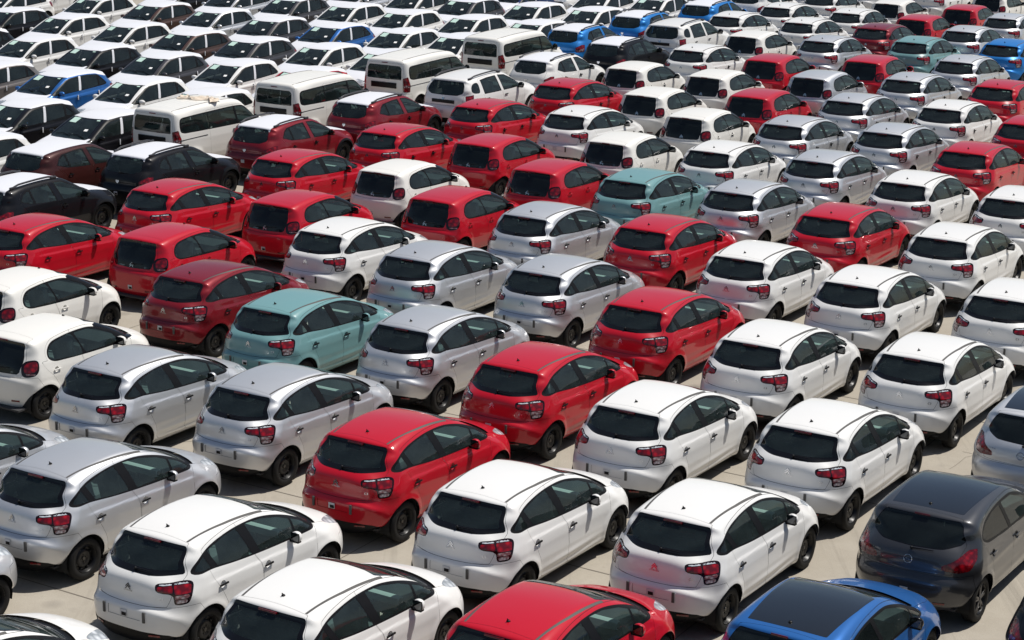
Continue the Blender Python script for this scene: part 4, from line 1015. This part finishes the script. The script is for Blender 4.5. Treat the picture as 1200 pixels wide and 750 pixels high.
# ------------------------------------------------------------------ the black-roofed hatchback
def black_roofed_base(black, style):
    dlo = spline([(-1.30, 1.13), (-1.27, 1.20), (-1.10, 1.295), (-.75, 1.352), (-.3, 1.368), (.05, 1.345), (.42, 1.235), (.75, 1.085), (.98, .97), (.98, .94), (.85, .93), (.3, .945), (-.3, .975), (-.9, 1.02), (-1.18, 1.06)], 6)
    sp = dict(
        profile=[(-1.88, .2), (-1.96, .28), (-2.0, .45), (-2.0, .60), (-1.97, .70), (-1.925, .75), (-1.915, .85), (-1.88, .98), (-1.83, 1.05), (-1.58, 1.27), (-1.46, 1.358), (-1.48, 1.378), (-1.45, 1.402), (-1.3, 1.43), (-1.0, 1.462), (-.6, 1.482), (-.25, 1.475), (.05, 1.44), (.3, 1.36), (.65, 1.19), (.95, 1.05), (1.05, 1.01), (1.2, .985), (1.5, .93), (1.75, .85), (1.92, .73), (2.0, .58), (2.02, .42), (1.98, .26), (1.9, .2), (1, .17), (-1, .17)],
        plan=[(-2.1, .80), (-1.7, .845), (-1.3, .87), (-.6, .865), (.6, .865), (1.2, .87), (1.6, .85), (2.1, .76)],
        belt=(.965, -.05), section=SEC, axles=(-1.35, 1.16), wr=.315, tw=.195, trk=.745, arch=.352, wellx=.81, flare=.02,
        bumps=[(-.3, .78, 1.2, .05, .014), (-.05, .40, .7, .06, .012), (-1.5, .86, .3, .12, .018)], camr=.13, camf=.27, crown=.07, r0=.10, rr=.46, rrup=.16, rf=.40,
        dlo=dlo, panes=[('rear_door_window', 'bglass' if black else 'dglass', np.array([(-1.255, 1.14), (-1.235, 1.195), (-1.08, 1.27), (-.75, 1.322), (-.45, 1.335), (-.33, 1.0), (-.9, 1.045), (-1.16, 1.085)])),
                        ('front_door_window', 'glass', np.array([(-.36, 1.338), (.03, 1.32), (.40, 1.21), (.60, 1.12), (.63, .965), (0, .985), (-.23, .998)])), ('front_door_quarter', 'glass', np.array([(.63, 1.10), (.90, .985), (.90, .955), (.66, .962)]))],
        windscreen=mirror_poly([(.001, .10), (.3, .07), (.50, .0), (.535, .08), (.61, .6), (.66, .90), (.60, .98), (.35, 1.06), (.001, 1.09)]),
        rearwin=mirror_poly([(.001, 1.06), (.42, 1.07), (.60, 1.11), (.645, 1.15), (.58, 1.30), (.53, 1.365), (.50, 1.372), (.001, 1.38)]), rwband=.012, rearglass='bglass',
        lamps=[('tail_lens', 'redlens', corner([(-.96, .86), (-.90, .90), (-.60, 1.03), (-.50, 1.04), (-.53, .96), (-.66, .86), (-.80, .83)])), ('tail_light', 'deepred', corner([(-1.02, .83), (-1.0, .89), (-.60, 1.06), (-.47, 1.065), (-.50, .95), (-.64, .82), (-.80, .80)])),
               ('head_light', 'lamp', fcorner([(.70, .70), (.76, .82), (1.0, .89), (1.12, .87), (1.08, .74), (.95, .66)], 1.3))],
        tailgate=lambda x, y, z: np.maximum.reduce([x - np.interp(z, [.7, .8, 1.1, 1.36, 1.5], [.55, .59, .66, .55, .52]), y + 1.36 + .08 * x * x, .76 + .03 * x - z]),
        cowl=lambda x, y, z: np.maximum.reduce([np.abs(y - (1.12 - .36 * x * x)) - .06, x - .64, .8 - z]),
        bonnet=lambda x, y, z: np.maximum.reduce([x - np.interp(y, [1, 1.5, 1.9], [.68, .64, .55]), 1.11 - .36 * x * x - y, .74 - z]),
        doors=[('front_door', spline([(-.22, .27), (-.22, .7), (-.26, .97), (-.40, 1.5), (.1, 1.5), (.7, 1.4), (1.05, 1.1), (.97, .85), (.91, .5), (.88, .30), (.82, .27), (.2, .27)], 5)),
               ('rear_door', spline([(-.23, .27), (-.23, .7), (-.27, .97), (-.41, 1.5), (-.9, 1.5), (-1.32, 1.4), (-1.34, 1.14), (-1.20, .94), (-1.03, .72), (-.93, .5), (-.90, .3), (-.85, .27), (-.6, .27)], 5))],
        frontbumper=lambda x, y, z: np.maximum(z - .70, 1.5 - y), rearbumper=lambda x, y, z: np.maximum(z - .75, y + 1.62),
        grille=lambda x, y, z: np.maximum.reduce([x - .55, np.abs(z - .52) - .11, 1.6 - y]), valance=lambda x, y, z: z - .28,
        cups=[(-1.0, .885), (-.10, .855)], cab=(.0, -.85, -1.5, .95, .29), dashy=.72, dashz=.96)
    if black: sp['blackroof'] = lambda x, y, z: np.maximum.reduce([x - np.interp(y, [-1.3, -.5, .2], [.50, .55, .56]), y - .06 + .2 * x * x, -1.30 - y + .08 * x * x, 1.25 - z])
    car = carve(sp); fix_lamps(car); wheels(car, style); cabin(car)
    mirrors(car, (.90, .52, 1.0), (.09, .085, .078), 'gloss' if black else 'paint')
    for s in (1, -1): handle(car, 'rear_door', s, -1.0, .885, 'body'); handle(car, 'front_door', s, -.10, .855, 'body')
    round_badge(car, -2.1, .955, .055, car.i_t); antenna(car, -1.2, stub=.01); brake_light(car, -1.475, 1.392, .21, car.i_t); wiper(car, .02, -1.95, 1.135, .3, car.i_t, 3)
    if black: letters(car, 'CORSA', (-.42, -1.75, .90), .026, car.i_t)
    bumper_kit(car, .50, False)
    return car
def black_roofed_alloy(): return black_roofed_base(True, 'alloy')
def glass_roofed(): return black_roofed_base(True, 'steel')

# ------------------------------------------------------------------ setting cars down
MT['cup'] = MT['trim']

def files(x, y):
    """position across (u) and along (w) the files the cars stand in"""
    return x * _c + y * _s, -x * _s + y * _c

def ground_z(x, y):
    """the yard falls away very slightly towards its far right end"""
    u, w = files(x, y)
    t = min(max((u + 35.5) / 3, 0), 1); t = t * t * (3 - 2 * t)
    return -.030 * max(0, w - 62.5) * t * min(max((90 - w) / 10, 0), 1) * (1 - min(max((u + 26) / 4, 0), 1) * .5)

def instance(car, kind, colour, x, y, turn, label, cat, group, near=True, z=0.):
    root = bpy.data.objects.new(kind, None); COL.objects.link(root)
    root.location = (x, y, z); root.rotation_euler = (0, 0, HEAD + turn); root.empty_display_size = .3
    root['label'] = label; root['category'] = cat
    if group: root['group'] = group
    made = []
    for (name, me, mat, par, far, lab) in car.nodes:
        if not near and not far: made.append(None); continue
        o = bpy.data.objects.new(name, me); COL.objects.link(o)
        want = PAINT[colour] if mat == 'paint' else (PAINT[colour] if mat == 'cup' and colour not in ('x',) else None)
        if want is not None:
            o.material_slots[0].link = 'OBJECT'; o.material_slots[0].material = want
        if lab: o['label'] = lab
        made.append(o)
    for o, nd in zip(made, car.nodes):
        if o: o.parent = made[nd[3]] if nd[3] is not None and made[nd[3]] is not None else root
    for (c, (ty, ri, hu), hk) in car.wheelset:
        w = bpy.data.objects.new('wheel', ty); COL.objects.link(w); w.parent = root; w.location = c
        a = random.random() * 6.28; w.rotation_euler = (a, 0, 0)
        for nm, me in (('rim', ri), ('hub' if hk == 'hub' else 'spokes', hu)):
            o = bpy.data.objects.new(nm, me); COL.objects.link(o); o.parent = w
    return root

# @@LAYOUT
# ------------------------------------------------------------------ the yard
def concrete():
    m, t, b = new_mat('sun-bleached concrete')
    N = t.nodes.new; Lk = t.links.new
    tc = N('ShaderNodeTexCoord')
    def noise(scale, detail=6, rough=.6):
        n = N('ShaderNodeTexNoise'); n.inputs['Scale'].default_value = scale; n.inputs['Detail'].default_value = detail; n.inputs['Roughness'].default_value = rough
        Lk(tc.outputs['Object'], n.inputs['Vector']); return n.outputs['Fac']
    def rng_(v, a, c, lo, hi):
        r = N('ShaderNodeMapRange'); r.inputs[1].default_value = a; r.inputs[2].default_value = c; r.inputs[3].default_value = lo; r.inputs[4].default_value = hi; Lk(v, r.inputs[0]); return r.outputs[0]
    def mix(f, c1, c2):
        x = N('ShaderNodeMix'); x.data_type = 'RGBA'
        if isinstance(f, float): x.inputs[0].default_value = f
        else: Lk(f, x.inputs[0])
        for k, c in ((6, c1), (7, c2)):
            if isinstance(c, tuple): x.inputs[k].default_value = (*c, 1)
            else: Lk(c, x.inputs[k])
        return x.outputs[2]
    c = mix(rng_(noise(.35), .3, .7, 0, 1), (.345, .31, .255), (.41, .375, .315))
    c = mix(rng_(noise(2.3, 8, .7), .35, .75, 0, .7), c, (.30, .265, .215))
    c = mix(rng_(noise(9., 6, .7), .62, .72, 0, .45), c, (.20, .175, .14))
    c = mix(rng_(noise(.9, 3), .64, .72, 0, .5), c, (.22, .20, .17))
    mp = N('ShaderNodeMapping'); mp.inputs['Rotation'].default_value = (0, 0, -HEAD); mp.inputs['Scale'].default_value = (2.2, .10, 1)
    Lk(tc.outputs['Object'], mp.inputs['Vector']); st_ = N('ShaderNodeTexNoise'); st_.inputs['Scale'].default_value = 1.; st_.inputs['Detail'].default_value = 5; st_.inputs['Roughness'].default_value = .7
    Lk(mp.outputs[0], st_.inputs['Vector']); c = mix(rng_(st_.outputs['Fac'], .53, .72, 0, .55), c, (.16, .145, .12))
    vo = N('ShaderNodeTexVoronoi'); vo.inputs['Scale'].default_value = .75; Lk(tc.outputs['Object'], vo.inputs['Vector'])
    c = mix(rng_(vo.outputs['Distance'], .04, .17, .65, 0), c, (.09, .08, .07))
    c = mix(rng_(noise(.55, 2), .66, .70, 0, .35), c, (.46, .43, .37))
    c = mix(rng_(noise(70., 3), .3, .7, 0, .35), c, (.26, .24, .20))
    Lk(c, b.inputs['Base Color']); b.inputs['Roughness'].default_value = .88
    bp = N('ShaderNodeBump'); bp.inputs['Strength'].default_value = .35; bp.inputs['Distance'].default_value = .02
    Lk(noise(38., 8, .7), bp.inputs['Height']); Lk(bp.outputs['Normal'], b.inputs['Normal'])
    return m

def ground():
    near = np.concatenate([np.arange(-120, 121, 3.)]); far = [-3000, -1200, -500, -250]
    us = np.array(far + list(near) + [250, 500, 1200, 3000.]); ws = np.array([-3000, -1200, -400, -150] + list(np.arange(-60, 141, 2.5)) + [250, 500, 1200, 3000.])
    V = []; Fc = []
    for u in us:
        for w in ws:
            x = u * _c - w * _s; y = u * _s + w * _c; V.append((x, y, ground_z(x, y)))
    n = len(ws)
    for i in range(len(us) - 1):
        for j in range(n - 1): Fc.append((i * n + j, (i + 1) * n + j, (i + 1) * n + j + 1, i * n + j + 1))
    me = bpy.data.meshes.new('ground'); me.from_pydata(V, [], Fc); me.materials.append(concrete())
    o = bpy.data.objects.new('ground', me); COL.objects.link(o); o['kind'] = 'structure'
ground()

def joints():
    """saw-cut joints between the concrete slabs, and a few cracks"""
    bm = bmesh.new()
    def band(pts, wd):
        P = []
        for i, (u, w) in enumerate(pts):
            a = pts[max(i - 1, 0)]; b = pts[min(i + 1, len(pts) - 1)]; du, dw = b[0] - a[0], b[1] - a[1]; l = math.hypot(du, dw); nu, nw = -dw / l * wd / 2, du / l * wd / 2
            for k in (1, -1):
                uu, ww = u + k * nu, w + k * nw; x = uu * _c - ww * _s; y = uu * _s + ww * _c
                P.append(bm.verts.new((x, y, ground_z(x, y) + .004)))
        for i in range(len(pts) - 1): bm.faces.new((P[2 * i], P[2 * i + 1], P[2 * i + 3], P[2 * i + 2]))
    for k in range(17):
        w = 22.83 + 4.55 * (k - 2)
        band([(u, w + random.uniform(-.012, .012)) for u in np.arange(-64, 6, 2.)], .022)
    for k in range(16):
        u = -8.0 - 5.3 * k + 7.4
        band([(u + random.uniform(-.01, .01), w) for w in np.arange(10, 88, 2.)], .016)
    for k in range(46):
        u, w = random.uniform(-26, -5), random.uniform(17, 50); a = random.uniform(0, 6.28); pts = [(u, w)]
        for j in range(random.randint(5, 11)):
            a += random.uniform(-.5, .5); u += .22 * math.cos(a); w += .22 * math.sin(a); pts.append((u, w))
        band(pts, random.uniform(.006, .012))
    me = bpy.data.meshes.new('slab_joints'); bm.to_mesh(me); bm.free(); me.materials.append(simple('joint filler', (.16, .14, .115), .95))
    o = bpy.data.objects.new('slab_joints', me); COL.objects.link(o); o['kind'] = 'structure'
joints()

# ------------------------------------------------------------------ the cars: kind, colour, x, y on the ground (metres)
TABLE = """
p white 8.08 82.11
p white 5.68 83.54
p white 2.59 85.34
p white -1.70 83.75
p white -19.59 83.75
p silver -8.88 84.32
s white 12.57 85.05
p white -20.06 80.28
p black -18.94 75.25
p white -16.35 73.38
p white -16.31 78.75
p black -19.04 69.85
p white -16.34 67.87
p white -13.69 71.26
p black -13.87 65.97
p taupe -16.43 62.30
p blue -13.88 60.69
p brown -13.69 76.85
p black -13.65 82.83
p silver -11.18 75.06
p silver -11.15 80.51
p brown -11.32 69.33
p grey -11.40 64.21
p white -8.84 62.74
p white -11.24 59.28
p white -8.98 57.32
p grey -8.68 78.55
p grey -8.85 72.75
p grey -8.92 67.62
p white -6.31 76.53
p blue -6.47 71.08
p white -6.37 66.17
p red -6.50 61.19
p white -4.17 64.82
p silver -6.28 82.29
p white -3.93 80.01
p grey -1.88 78.20
p white -4.11 74.63
p white -1.63 73.23
p white -3.96 69.72
p white -1.93 68.52
p white 0.64 76.77
p white 0.62 71.89
p navy 0.14 81.91
p white 3.41 80.00
p white 2.84 75.46
p white 5.51 78.76
p black -13.79 55.51
p black -11.34 53.83
p white -13.96 50.52
s brown -11.10 50.06
s black -11.05 46.03
s black -8.55 49.72
s red -5.94 53.51
s red -3.63 57.06
s blue 2.68 71.25
s blue 5.04 74.77
s blue 7.86 78.00
s black 3.91 68.08
s white 1.49 64.59
s white 10.14 81.58
d white 6.27 72.03
d white -0.91 60.49
v white -8.43 54.62
v white -5.68 58.79
v white -2.79 63.20
v white 0.09 67.71
c white -9.13 37.68
c white -7.96 34.39
c red -6.90 41.37
c red -4.55 44.57
c white -2.40 47.96
c red -1.04 44.96
c red -0.21 51.28
c red 1.25 48.07
c white 3.16 51.52
c white 4.46 58.43
c white 5.45 54.98
c white 6.57 61.63
c white 8.69 70.32
c white 4.19 63.15
c red 7.48 58.16
c red 8.67 64.74
c silver 9.69 61.48
c red 11.79 64.53
c white 15.78 82.31
c red 15.68 76.53
c red 18.26 80.47
c white 20.29 84.29
h white 8.61 75.62
h white 6.46 66.56
h white 10.91 79.01
h white 11.11 74.36
h white 13.42 77.97
h white 13.18 82.96
h silver 11.04 68.88
h darkred 13.51 72.81
h teal 14.14 68.88
h silver 16.54 72.22
h silver 19.03 76.62
h blue 17.02 68.11
h silver 14.66 64.20
h silver 12.36 60.73
h red 14.76 59.42
h white 12.53 55.99
h red 11.85 49.95
h red 14.19 53.61
h silver 10.05 57.12
h silver 7.86 53.58
h silver 10.29 52.51
h silver 7.97 48.93
h white 5.58 50.10
h white 2.20 55.05
h red 1.97 59.66
h red -0.38 56.13
h red -2.73 52.44
h red -5.03 49.01
h red -7.44 45.52
h red -9.84 41.98
h white -3.25 41.66
h silver -1.34 39.57
h silver 0.99 43.13
h teal 3.33 46.67
h red 3.44 41.94
h silver 5.65 45.48
h red 7.41 43.03
h white 5.18 39.57
h white 9.69 46.44
h white 11.73 44.75
h white 9.49 41.17
h darkred -5.56 38.02
h teal -3.69 35.86
h silver -6.02 32.27
h silver -3.52 31.25
h silver -1.19 34.76
h silver 1.18 38.46
h red 2.93 36.02
h red 0.68 32.45
h red -1.55 28.96
h white 2.49 30.33
h white 4.77 33.83
h white 7.08 37.62
h white 9.66 36.64
h white 7.35 33.02
h white 5.05 29.41
h white 2.85 25.90
h white 0.18 26.65
h white -3.89 25.27
h silver -5.92 27.59
h white -2.15 23.08
h red 0.53 22.36
h silver -8.32 28.60
h white -6.38 21.49
h silver -8.19 24.11
h white 18.29 86.62
h white 15.56 87.34
o grey 6.25 26.27
o blue 3.87 22.51
o silver 8.67 30.17
o dark 7.56 23.35
"""
KIND = {'h': 'hatchback', 'c': 'city_car', 'p': 'filmed_hatchback', 's': 'crossover', 'd': 'suv', 'v': 'van', 'o': 'black_roofed_hatchback'}
LENGTH = {'h': 3.94, 'c': 3.47, 'p': 4.05, 's': 4.08, 'd': 4.31, 'v': 4.36, 'o': 4.02}
cars = []
for ln in TABLE.split('\n'):
    if not ln.strip(): continue
    k, colour, x, y = ln.split(); x = float(x); y = float(y); u, w = files(x, y)
    cars.append(dict(k=k, c=colour, x=x, y=y, u=u, w=w))

COLOUR_WORD = {'darkred': 'dark red', 'dark': 'dark grey', 'grey': 'dark grey', 'taupe': 'grey-brown', 'navy': 'navy blue'}
def word(c): return COLOUR_WORD.get(c['c'], c['c'])
def desc(c):
    n = {'h': 'hatchback', 'c': 'city car', 'p': 'film-roofed hatchback', 's': 'crossover', 'd': 'SUV', 'v': 'van', 'o': 'hatchback'}[c['k']]
    if c['k'] == 'o': return {'blue': 'blue black-roofed hatchback', 'grey': 'dark grey black-roofed hatchback', 'silver': 'silver black-roofed hatchback', 'dark': 'black hatchback'}[c['c']]
    return word(c) + ' ' + n
def short(c):
    n = {'h': 'hatchback', 'c': 'city car', 'p': 'film-roofed hatchback', 's': 'crossover', 'd': 'SUV', 'v': 'van', 'o': 'black-roofed hatchback'}[c['k']]
    return word(c) + ' ' + n
def in_view(c):                                        # the middle of the car falls inside the picture
    p = Vector((c['x'], c['y'], .8)) - Vector((0, 0, CAM_H)); q = R(16.2576); d = p.y * math.cos(q) - p.z * math.sin(q); v = p.y * math.sin(q) + p.z * math.cos(q)
    X = 600 + 2364.33 * p.x / d; Y = 375 - 2364.33 * v / d
    c['px'], c['py'] = X, Y
    return -30 < X < 1230 and -22 < Y < 770
for c in cars: in_view(c)
def near_in(c, f):
    q = [d for d in cars if d is not c and f(d)]
    return min(q, key=lambda d: math.hypot(d['u'] - c['u'], d['w'] - c['w'])) if q else None
for c in cars:
    c['up'] = near_in(c, lambda d: abs(d['u'] - c['u']) < .95 and .5 < d['w'] - c['w'] < 6)
    c['dn'] = near_in(c, lambda d: abs(d['u'] - c['u']) < .95 and .5 < c['w'] - d['w'] < 6)
    c['lf'] = near_in(c, lambda d: 1.6 < c['u'] - d['u'] < 3.7 and abs(d['w'] - c['w']) < 2.3)
    c['rt'] = near_in(c, lambda d: 1.6 < d['u'] - c['u'] < 3.7 and abs(d['w'] - c['w']) < 2.3)
for c in cars:
    rev = c['k'] == 'p'
    a, b = ('dn', 'up') if rev else ('up', 'dn')       # ahead of its nose, behind its tail
    s = lambda q, c=c: (word(q) + ' one' if q['k'] == c['k'] != 'o' else short(q)) if q else None
    c['rel'] = {}; c['cost'] = {'e': 1.6}
    def put_rel(key, txt, q):
        if q is not None:
            c['rel'][key] = txt % s(q); c['cost'][key] = {'a': 1, 'b': 1, 'l': 1, 'r': 1}.get(key, 1.2 * int(key[1:] or 1)) + (.8 if word(q) == 'white' else 0)
    put_rel('a', 'with its nose to a %s', c[a]); put_rel('b', 'with its tail to a %s', c[b])
    put_rel('l', 'with a %s on its left', c['lf']); put_rel('r', 'with a %s on its right', c['rt'])
    put_rel('a2', 'two places behind a %s', c[a][a] if c[a] else None)
    put_rel('b2', 'two places ahead of a %s', c[b][b] if c[b] else None)
    put_rel('l2', 'two places right of a %s', c['lf']['lf'] if c['lf'] else None)
    put_rel('r2', 'two places left of a %s', c['rt']['rt'] if c['rt'] else None)
    def hop(q, k, n):
        for _ in range(n): q = q[k] if q else None
        return q
    for n, wd in ((3, 'three'), (4, 'four'), (5, 'five')):
        put_rel('a%d' % n, wd + ' places behind a %s', hop(c, a, n)); put_rel('b%d' % n, wd + ' places ahead of a %s', hop(c, b, n))
        put_rel('l%d' % n, wd + ' places right of a %s', hop(c, 'lf', n)); put_rel('r%d' % n, wd + ' places left of a %s', hop(c, 'rt', n))
    c['desc'] = desc(c)
    if c['px'] < 45: c['rel']['e'] = "at the photo's left edge"
    elif c['px'] > 1150: c['rel']['e'] = "at the photo's right edge"
    elif c['py'] < 14: c['rel']['e'] = "cut by the photo's top edge"
    elif c['py'] > 735: c['rel']['e'] = "cut by the photo's bottom edge"
import itertools
keys = ['a', 'l', 'b', 'r', 'e', 'a2', 'b2', 'l2', 'r2'] + [q + str(n) for n in (3, 4, 5) for q in 'ablr']
best = {}
for n in (1, 2, 3):
    for ks in itertools.combinations(keys, n):
        seen = {}
        for i, c in enumerate(cars):
            if all(k in c['rel'] for k in ks): seen.setdefault((c['desc'],) + tuple(c['rel'][k] for k in ks), []).append(i)
        for sig, ii in seen.items():
            if len(ii) > 1: continue
            c = cars[ii[0]]; txt = sig[0] + ' ' + ' and '.join(sig[1:])
            txt = txt.replace(' and with', ',').replace(', its', ', its').replace(', a ', ', a ')
            if len(txt.split()) > 16: continue
            cost = sum(c['cost'][k] for k in ks) + .3 * n
            if ii[0] not in best or cost < best[ii[0]][0]: best[ii[0]] = (cost, txt)
for i, c in enumerate(cars): c['label'], c['n'] = (best[i][1], 1) if i in best else (c['desc'], 2)
from collections import Counter
cnt = Counter(c['label'] for c in cars)
left = [c for c in cars if c['n'] > 1 or cnt[c['label']] > 1]
SPOT = [(761, -1, "white film-roofed hatchback cut by the photo's top edge, just above the middle blue crossover"), (44, -2, "white film-roofed hatchback cut by the top edge, right of the one in the corner"),
        (7, 11, 'white film-roofed hatchback in the very top left corner of the photo'), (620, 25, 'white film-roofed hatchback just below and right of the navy blue one'),
        (1128, 299, "white hatchback halfway up the photo's right side, with a red one on its left")]
for c in left:                                         # last resort: where it lies in the photo
    q = min(SPOT, key=lambda q: abs(q[0] - c['px']) + abs(q[1] - c['py'])); c['label'] = q[2]
GROUP = {'h': 'rounded hatchbacks parked nose to tail', 'c': 'small city cars with black glass tailgates', 'p': 'hatchbacks under white transport film facing the viewer', 's': 'crossovers with white film on their roofs', 'd': 'white sport utility cars', 'v': 'white passenger vans', 'o': 'dark-roofed hatchbacks at the near right corner'}
MODELS = {}
def model(c):
    k = c['k']
    key = {'h': 'hatchback', 'c': 'city_car', 'p': 'filmed_hatchback', 'd': 'suv', 'v': 'van'}.get(k)
    if k == 's': key = 'plain_crossover' if c['c'] == 'brown' else 'crossover'
    if k == 'o': key = 'black_roofed_alloy' if c['c'] == 'grey' else 'glass_roofed'
    if key not in MODELS: MODELS[key] = globals()[key]()
    return MODELS[key]
for i, c in enumerate(cars):
    col = c['c']
    if c['k'] == 's' and col == 'brown': col = 'maroon'
    if c['k'] == 's' and col == 'red': col = 'darkred'
    if c['k'] == 'c' and col == 'white': col = 'cream'
    if c['k'] == 'v': col = 'cream'
    if c['k'] == 'o': col = {'grey': 'anthracite', 'dark': 'black', 'blue': 'midblue', 'silver': 'silver'}[col]
    if c['k'] == 'p' and col == 'blue': col = 'midblue'
    rr = random.Random(i)
    turn = R({(2.84, 25.88): .55, (7.34, 33.0): -.8}.get((c['x'], c['y']), rr.uniform(-.25, .25))) + (math.pi if c['k'] == 'p' else 0)
    instance(model(c), KIND[c['k']], col, c['x'], c['y'], turn, c['label'], 'van' if c['k'] == 'v' else 'car', GROUP[c['k']], near=c['w'] < 50 and math.hypot(c['x'], c['y']) < 52, z=ground_z(c['x'], c['y']))

# ------------------------------------------------------------------ crumpled cloth lying on the nearest van's roof
def cloth(cx, cy, z):
    n1, n2 = 46, 16; V = []; Fc = []; rr = random.Random(4)
    for i in range(n1):
        for j in range(n2):
            a = i / (n1 - 1) - .5; b_ = j / (n2 - 1) - .5
            u = a * 1.25 + .05 * math.sin(9 * b_ + 3 * a); w = b_ * (.34 + .16 * math.sin(13 * a + 1)) + .10 * math.sin(7 * a)
            h = .025 + .045 * abs(math.sin(17 * a + 6 * b_) * math.cos(11 * b_ - 5 * a)) + rr.uniform(0, .016)
            if abs(a) > .47 or abs(b_) > .44: h = .008
            V.append((u, w, h))
    for i in range(n1 - 1):
        for j in range(n2 - 1): Fc.append((i * n2 + j, (i + 1) * n2 + j, (i + 1) * n2 + j + 1, i * n2 + j + 1))
    me = bpy.data.meshes.new('crumpled_cloth'); me.from_pydata(V, [], Fc); me.materials.append(simple('pale cloth', (.62, .53, .43), .9, noise=.2))
    me.polygons.foreach_set('use_smooth', np.ones(len(me.polygons), bool))
    o = bpy.data.objects.new('crumpled_cloth', me); COL.objects.link(o); o.location = (cx, cy, z); o.rotation_euler = (0, 0, HEAD + .05)
    o['label'] = 'strip of crumpled beige cloth lying on the roof of the leftmost white van'; o['category'] = 'cloth'
vans = sorted([c for c in cars if c['k'] == 'v'], key=lambda c: c['w'])
u0, w0 = vans[0]['u'] + .12, vans[0]['w'] - .35
cloth(u0 * _c - w0 * _s, u0 * _s + w0 * _c, 1.795)
